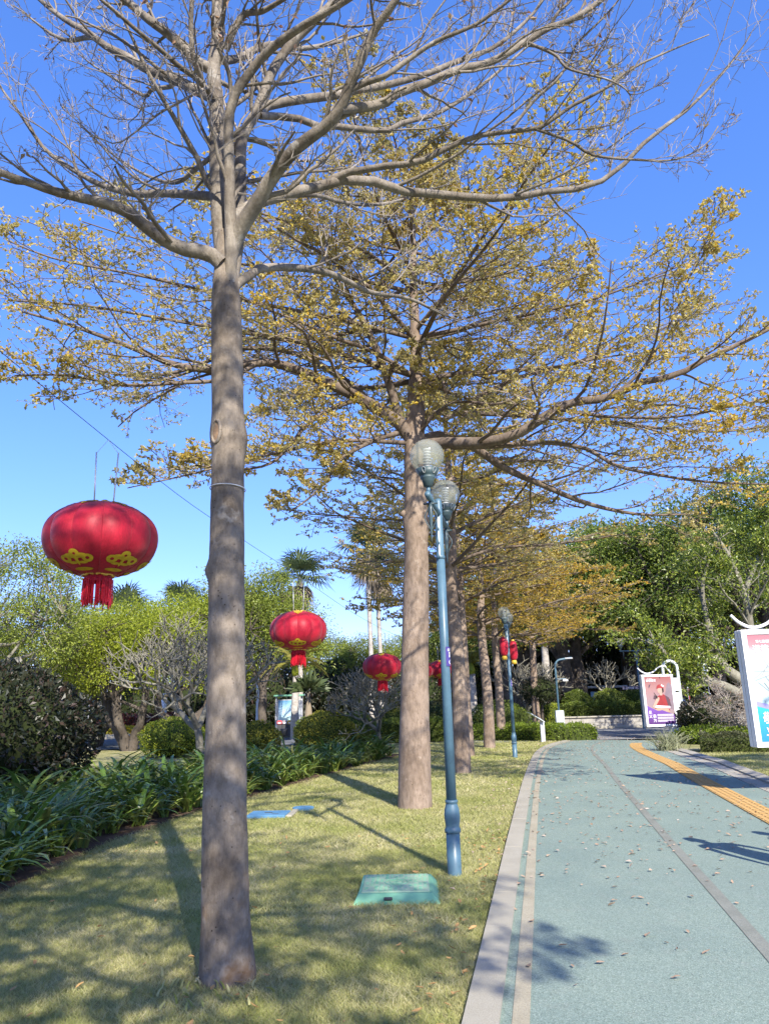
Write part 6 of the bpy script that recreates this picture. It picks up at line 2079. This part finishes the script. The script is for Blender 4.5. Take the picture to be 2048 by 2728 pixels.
a_ = at(1822, 33.5)
t = thing('striped_barrier', 'black and white striped barrier bar right of the far billboard', 'barrier', (a_[0], a_[1], 0), 0.05)
for k in range(12):
    G().box((k * 0.12 + 0.06, 0, 0.62), (0.118, 0.07, 0.14)).done('stripe', 'white' if k % 2 else 'black', t)
for dx in (0.1, 1.35):
    G().box((dx, 0.02, 0.28), (0.06, 0.05, 0.60)).done('leg', 'charcoal', t)
for k, (px, Y, z0, z1, w_, m, lab) in enumerate(((1800, 37, 0.9, 3.2, 0.28, 'white', 'white and pink banner on a pole right of the far billboard'), (1838, 38, 0.7, 1.9, 0.22, 'white', 'short white banner pole right of the pink-topped banner'), (1895, 42, 2.0, 3.9, 0.26, 'sticker_white', 'pale banner hanging under the leaning ficus limbs'))):
    x, y = at(px, Y)
    t = thing('banner_pole', lab, 'banner', (x, y, 0), 0.9, 'banner poles beyond the hedge')
    G().tube([(0, 0, -0.1), (0, 0, z1 + 0.12)], 0.022, 8).done('pole', 'paint_grey', t)
    b_ = G().box((w_ / 2 + 0.02, 0, (z0 + z1) / 2), (w_, 0.012, z1 - z0)).done('banner', m, t)
    G().box((w_ / 2 + 0.02, -0.009, z1 - 0.35), (w_ - 0.03, 0.004, 0.6)).done('printed_field', 'print_red', b_)


# ------------------------------------------------------------------ people
def person(label, loc, rotz, shirt, trousers, stride=0.22, h=1.68, group=None):
    """One continuous skinned body, walking; materials by region; hair as a child."""
    k = h / 1.70
    J = {  # name: (x, y, z, rx, ry)
        'pel': (0, 0, 0.94, .150, .105), 'waist': (0, 0.0, 1.08, .135, .095), 'chest': (0, 0.01, 1.28, .165, .110), 'neck0': (0, 0.0, 1.43, .075, .065), 'neck': (0, 0.005, 1.49, .055, .055),
        'head0': (0, -0.01, 1.545, .072, .082), 'head': (0, -0.015, 1.615, .078, .092), 'top': (0, 0.0, 1.685, .050, .060)}
    E_ = [('pel', 'waist'), ('waist', 'chest'), ('chest', 'neck0'), ('neck0', 'neck'), ('neck', 'head0'), ('head0', 'head'), ('head', 'top')]
    for sx, nm in ((-1, 'l'), (1, 'r')):
        f = stride * sx
        J['hip' + nm] = (sx * 0.095, 0, 0.88, .090, .092)
        J['kn' + nm] = (sx * 0.095, -f * 0.55 - 0.03, 0.49, .060, .062)
        J['ank' + nm] = (sx * 0.095, -f * 1.0 + (0.05 if sx < 0 else 0.02), 0.09, .040, .045)
        J['heel' + nm] = (sx * 0.095, -f * 1.0 - 0.02 + (0.05 if sx < 0 else 0.02), 0.045, .042, .042)
        J['toe' + nm] = (sx * 0.10, -f * 1.0 - 0.16 + (0.05 if sx < 0 else 0.02), 0.032, .040, .030)
        J['sh' + nm] = (sx * 0.185, 0.01, 1.385, .062, .062)
        J['el' + nm] = (sx * 0.245, f * 0.35 + 0.03, 1.11, .043, .043)
        J['wr' + nm] = (sx * 0.255, f * 0.75 - 0.03, 0.88, .028, .030)
        J['palm' + nm] = (sx * 0.255, f * 0.85 - 0.05, 0.81, .036, .026)
        E_ += [('pel', 'hip' + nm), ('hip' + nm, 'kn' + nm), ('kn' + nm, 'ank' + nm), ('ank' + nm, 'heel' + nm), ('heel' + nm, 'toe' + nm), ('chest', 'sh' + nm), ('sh' + nm, 'el' + nm), ('el' + nm, 'wr' + nm), ('wr' + nm, 'palm' + nm)]
        for q in range(4):
            nq = 'f%d%s' % (q, nm)
            bx, by = sx * 0.255 - sx * 0.004, f * 0.85 - 0.05
            J[nq + 'a'] = (bx, by - 0.026 + q * 0.018, 0.765, .0095, .0095)
            J[nq + 'b'] = (bx - sx * 0.012, by - 0.026 + q * 0.018, 0.725 + 0.006 * abs(q - 1.5), .008, .008)
            E_ += [('palm' + nm, nq + 'a'), (nq + 'a', nq + 'b')]
        J['th' + nm] = (sx * 0.25, f * 0.85 - 0.095, 0.79, .011, .011)
        E_.append(('palm' + nm, 'th' + nm))
    names = list(J)
    me = bpy.data.meshes.new('person_body')
    me.from_pydata([tuple(c * k for c in J[n][:3]) for n in names], [(names.index(a), names.index(b)) for a, b in E_], [])
    o = bpy.data.objects.new('person', me)
    COL.objects.link(o)
    md = o.modifiers.new('skin', 'SKIN')
    md.use_smooth_shade = True
    sv = me.skin_vertices[0].data
    for i, n in enumerate(names):
        sv[i].radius = (J[n][3] * k, J[n][4] * k)
    sv[names.index('pel')].use_root = True
    o.modifiers.new('sub', 'SUBSURF').levels = 1
    o.modifiers['sub'].render_levels = 1
    dg = bpy.context.evaluated_depsgraph_get()
    m2 = bpy.data.meshes.new_from_object(o.evaluated_get(dg))
    bpy.data.objects.remove(o)
    o = bpy.data.objects.new('person', m2)
    COL.objects.link(o)
    m2.materials.clear()
    for m in (shirt, trousers, 'skin', 'tyre', 'hair'):
        m2.materials.append(MATS[m])
    for p in m2.polygons:
        c = p.center / k
        if c.z > 1.455:
            p.material_index = 4 if (c.z > 1.635 or (c.y > 0.035 and c.z > 1.52)) else 2
        elif abs(c.x) > 0.19 and c.z < 1.16:
            p.material_index = 2
        elif c.z < 0.075:
            p.material_index = 3
        elif c.z < 0.95:
            p.material_index = 1
        else:
            p.material_index = 0
        p.use_smooth = True
    t = tag(o, label, 'person', group)
    o.location = loc
    o.rotation_euler = (0, 0, rotz)
    hv = []
    for v in np.linspace(-0.15, 1.5, 8):
        for u in np.linspace(0, 2 * np.pi, 17)[:-1]:
            hv.append((0.088 * k * math.cos(u) * math.cos(v), (0.012 + 0.103 * math.sin(u) * math.cos(v)) * k, (1.630 + 0.090 * math.sin(v)) * k))
    hf = np.array([[i * 16 + j, i * 16 + (j + 1) % 16, (i + 1) * 16 + (j + 1) % 16, (i + 1) * 16 + j] for i in range(7) for j in range(16)])
    O('hair', hv, [hf, np.array([np.arange(16) + 112])], 'hair', o, smooth=True)
    for sx in (-1, 1):
        G().lathe([(0.0, 0), (0.016 * k, 0.003), (0.018 * k, 0.028 * k), (0, 0.04 * k)], (sx * 0.083 * k, -0.002, 1.575 * k), n=8).done('ear', 'skin', o, smooth=True)
        G().box((sx * 0.030 * k, -0.098 * k, 1.605 * k), (0.022 * k, 0.006, 0.009 * k)).done('eye', 'hair', o)
    G().add([(-0.012 * k, -0.094 * k, 1.565 * k), (0.012 * k, -0.094 * k, 1.565 * k), (0, -0.122 * k, 1.568 * k), (0, -0.098 * k, 1.61 * k)], np.array([[0, 1, 2], [1, 3, 2], [3, 0, 2]])).done('nose', 'skin', o)
    G().box((0, -0.088 * k, 1.535 * k), (0.042 * k, 0.008, 0.008 * k)).done('mouth', 'bin_red', o)
    return o


x, y = at(1813, 31.2)
person('person in a blue shirt walking behind the far billboard post', (x, y, 0), 2.9, 'cloth_blue', 'cloth_dark')
person('walker in grey just outside the right edge, casting a shadow on the path', (4.10, 6.85, 0), 0.3, 'cloth_grey', 'cloth_dark')
person('second walker right of the first, outside the view, casting a shadow on the path', (4.98, 7.25, 0), 0.25, 'cloth_blue', 'cloth_dark', -0.2, 1.6)


# ------------------------------------------------------------------ fallen leaves
def leaf_proto(seed, L, m):
    rg = np.random.default_rng(seed)
    prof = [(0.0, 0.04), (0.2, 0.30), (0.5, 0.48), (0.75, 0.40), (0.92, 0.2), (1.0, 0.02)]
    V = []
    cu, fo = rg.uniform(0.1, 0.5), rg.uniform(0.2, 0.6)
    for t_, w_ in prof:
        z = cu * (t_ - 0.5) ** 2 * L + rg.normal(0, 0.02) * L
        for s_ in (-1, 0, 1):
            V.append(((t_ - 0.5) * L, s_ * w_ * L * 0.55, z + abs(s_) * fo * w_ * L * 0.5 + 0.003))
    Fq = np.array([[i * 3 + j, i * 3 + j + 1, (i + 1) * 3 + j + 1, (i + 1) * 3 + j] for i in range(5) for j in range(2)])
    return O('fallen_leaf', V, Fq, m)


rgl = np.random.default_rng(23)
lp_ = [leaf_proto(k, 0.062, 'leaf_fallen') for k in range(4)]
lg_ = [leaf_proto(k + 10, 0.062, 'leaf_fallen_gold') for k in range(3)]
usedl = set()


def drop(protos_, x, y, z, lab, grp):
    k = int(rgl.integers(0, len(protos_)))
    o = protos_[k]
    if o.name in usedl:
        o = inst(o)
    else:
        usedl.add(o.name)
    o.location = (x, y, z)
    o.rotation_euler = (rgl.normal(0, 0.25), rgl.normal(0, 0.25), rgl.uniform(0, 6.28))
    s_ = rgl.uniform(0.55, 1.15)
    o.scale = (s_, s_ * rgl.uniform(0.7, 1.1), s_)
    tag(o, lab, 'leaf', grp)


cnt = 0
while cnt < 200:
    y = 4.3 + 9.5 * rgl.random() ** 0.9
    off = rgl.uniform(0.0, 4.0)
    sx = XE(y) + off
    if sx > 0.56 * y:
        continue
    drop(lp_, sx, y, 0.010, 'dry brown leaf lying on the teal path surface', 'fallen leaves on the path')
    cnt += 1
cnt = 0
while cnt < 140:
    y = 4.0 + 6.0 * rgl.random() ** 1.2
    if rgl.random() < 0.5:
        sx = XE(y) - abs(rgl.normal(0, 0.25)) - 0.02
    else:
        sx = rgl.uniform(max(-0.52 * y, XB(y) + 0.1), XE(y))
    drop(lg_, sx, y, 0.012, 'yellow-orange leaf lying on the lawn', 'fallen leaves on the lawn')
    cnt += 1
n = 2600
y = rgl.uniform(7, 31, n)
u = rgl.random(n)
x = XE(y) - 0.6 + u * 5.0 * right_shrink(y)
keep = rgl.random(n) < np.interp(y, [7, 14, 29], [0.35, 0.6, 1.0])
p = np.stack([x, y, np.full(n, 0.016)], -1)[keep]
d = rgl.normal(0, 1, p.shape)
d[:, 2] *= 0.15
v, f = leaf_quads(p, d, rgl.uniform(0.035, 0.075, len(p)), rgl, width=0.6, fold=0.10, upb=2.5)
tag(O('leaf_litter', v, [f], 'leaf_fallen', kind='stuff'), 'scattered dry leaf litter on the farther path and plaza', 'leaf litter')
